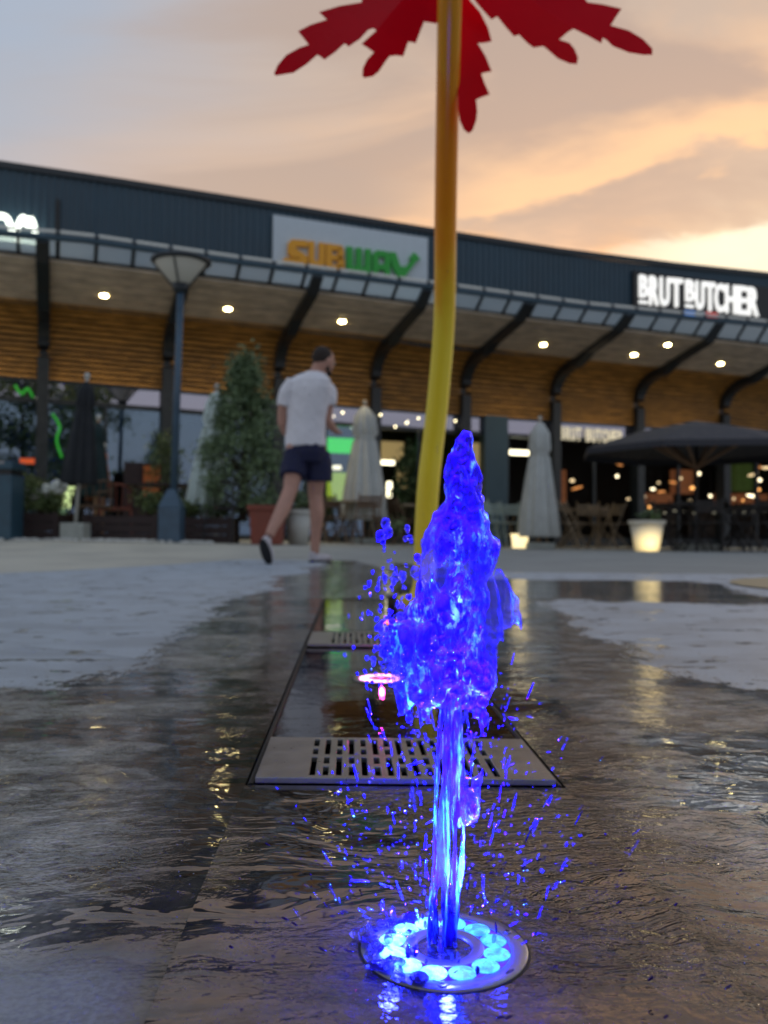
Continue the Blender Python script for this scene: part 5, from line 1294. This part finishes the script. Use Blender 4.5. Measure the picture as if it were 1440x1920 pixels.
# arms: viewer's right arm bent forward, left arm hanging in front
def limb(pts_, rad, n=12): body.tube(smoothpts(pts_, 5), list(np.interp(np.linspace(0, len(rad) - 1, 5 * (len(pts_) - 1) + 1), range(len(rad)), rad)), n)
limb([J(608, 722, .03), J(614, 755, .05), J(612, 788, .06)], [.060, .052, .042])
limb([J(612, 786, .06), J(621, 799, .12), J(630, 808, .20)], [.043, .038, .027])
limb([J(545, 722, -.03), J(532, 760, -.02), J(529, 795, .02)], [.058, .048, .040])
limb([J(529, 793, .02), J(538, 812, .10), J(556, 818, .22)], [.040, .036, .026])
def hand(c, d, up):
    d = d.normalized(); sdv = d.cross(up).normalized(); body.ell(c, (.036, .036, .022), 10, 8)
    for k, ln in enumerate((.060, .070, .066, .052)):
        o_ = sdv * (k - 1.5) * .018; body.tube([c + o_, c + o_ + d * ln * .6, c + o_ + d * ln * .95 - up * .022], [.0095, .009, .0075], 7)
    body.tube([c - sdv * .03, c - sdv * .045 + d * .03, c - sdv * .035 + d * .055], [.011, .010, .008], 7)
hand(J(632, 810, .22), Vector((.3, .9, .1)), Vector((0, 0, 1)))
hand(J(558, 819, .25), Vector((.7, .7, .1)), Vector((0, 0, 1)))
# legs
limb([J(592, 838, .02), J(594, 885, .02), J(591, 930, .02)], [.095, .083, .062], 14)
limb([J(591, 928, .02), J(594, 960, .0), J(592, 1000, .0), J(590, 1040, .0)], [.060, .062, .045, .036], 14)
limb([J(556, 838, -.02), J(551, 880, -.08), J(545, 918, -.14)], [.092, .080, .062], 14)
limb([J(545, 916, -.14), J(530, 955, -.24), J(514, 985, -.34), J(505, 1005, -.40)], [.060, .062, .045, .036], 14)
remeshed(body, .0085, 'body', 'skin', man, None, 3)
# hair and beard
hb = MB(); hb.ell(hd + HR @ Vector((0, -.024, .020)), (.0820, .092, .100), 20, 14, HR)
hm = remeshed(hb, .008, 'hair', 'hair', man, lambda q: .003 * mn.noise(q * 90), 1)
bd_ = MB(); bd_.ell(hd + HR @ Vector((0, .052, -.082)), (.052, .050, .036), 14, 10, HR); bd_.ell(hd + HR @ Vector((.050, .02, -.05)), (.018, .03, .04), 10, 8, HR); bd_.ell(hd + HR @ Vector((-.050, .02, -.05)), (.018, .03, .04), 10, 8, HR)
remeshed(bd_, .007, 'beard', 'hair', man, lambda q: .002 * mn.noise(q * 90), 1)
for sx in (-1, 1): MB().ell(hd + HR @ Vector((sx * .03, .088, .012)), .011, 8, 6).build('eye', 'whitepot', man, smooth=True)
# t-shirt
sh = MB()
ts = [(838, 573, .182, .145), (815, 573, .180, .140), (785, 574, .182, .136), (755, 575, .203, .142), (730, 576, .220, .142), (714, 579, .205, .125), (704, 584, .135, .10), (699, 588, .085, .078)]
sh.loft([ering(J(x, y), a, b, 28) for y, x, a, b in ts])
def tub(mb, pts_, rad, n=16): mb.tube(smoothpts(pts_, 5), list(np.interp(np.linspace(0, len(rad) - 1, 5 * (len(pts_) - 1) + 1), range(len(rad)), rad)), n)
tub(sh, [J(598, 718, .02), J(613, 735, .04), J(615, 760, .05)], [.075, .080, .074]); tub(sh, [J(553, 718, -.02), J(539, 738, -.02), J(533, 762, -.02)], [.074, .076, .066])
remeshed(sh, .008, 't_shirt', 'shirt', man, lambda q: .006 * mn.noise(Vector((q.x * 14, q.y * 14, q.z * 5))) + .008 * max(0, mn.noise(Vector((q.x * 22 + q.z * 14, q.y * 22, q.z * 9 - q.x * 10)))) + .0025 * mn.noise(q * 32), 3)
st_ = MB()
st_.loft([ering(J(x, y), a, b, 28) for y, x, a, b in [(868, 574, .17, .14), (850, 573, .183, .15), (833, 573, .175, .138)]])
tub(st_, [J(593, 850, .02), J(597, 875, .02), J(598, 903, .02)], [.112, .116, .116]); tub(st_, [J(556, 850, -.02), J(552, 872, -.06), J(549, 894, -.10)], [.108, .112, .113])
remeshed(st_, .008, 'shorts', 'shorts', man, lambda q: .007 * mn.noise(Vector((q.x * 16, q.y * 16, q.z * 7))), 2)
# shoes
def shoe(a, b, up, w_=.045):
    """from heel a to toe b, sole facing -up"""
    d = (b - a); L = d.length; d.normalize(); sd = d.cross(up).normalized(); rot = Matrix((sd, d, up)).transposed(); c = (a + b) / 2
    mb = MB(); mb.ell(c + up * .025, (w_, L / 2, .038), 14, 10, rot); mb.ell(a + d * .055 + up * .05, (.038, .05, .045), 12, 8, rot); remeshed(mb, .006, 'shoe', 'shoe', man, None, 2)
    mb = MB(); mb.ell(c - up * .004, (w_ * 1.02, L / 2 * 1.02, .016), 18, 8, rot); mb.build('sole', 'sole', man, smooth=True)
f0 = J(582, 1056); f1 = Vector((f0.x + .17, f0.y + .19, .0)); a0 = Vector((J(586, 1050).x - .03, MY - .04, .022))
shoe(a0, a0 + Vector((.19, .16, 0)), Vector((0, 0, 1)))
h0 = J(492, 1010, -.46); t1_ = J(503, 1055, -.36); t1_.z = .035
dd = (t1_ - h0).normalized(); up = Vector((.35, .9, .2)); up = (up - dd * up.dot(dd)).normalized()
shoe(h0, h0 + dd * .25, up, .048)
print('objects', len(bpy.data.objects))
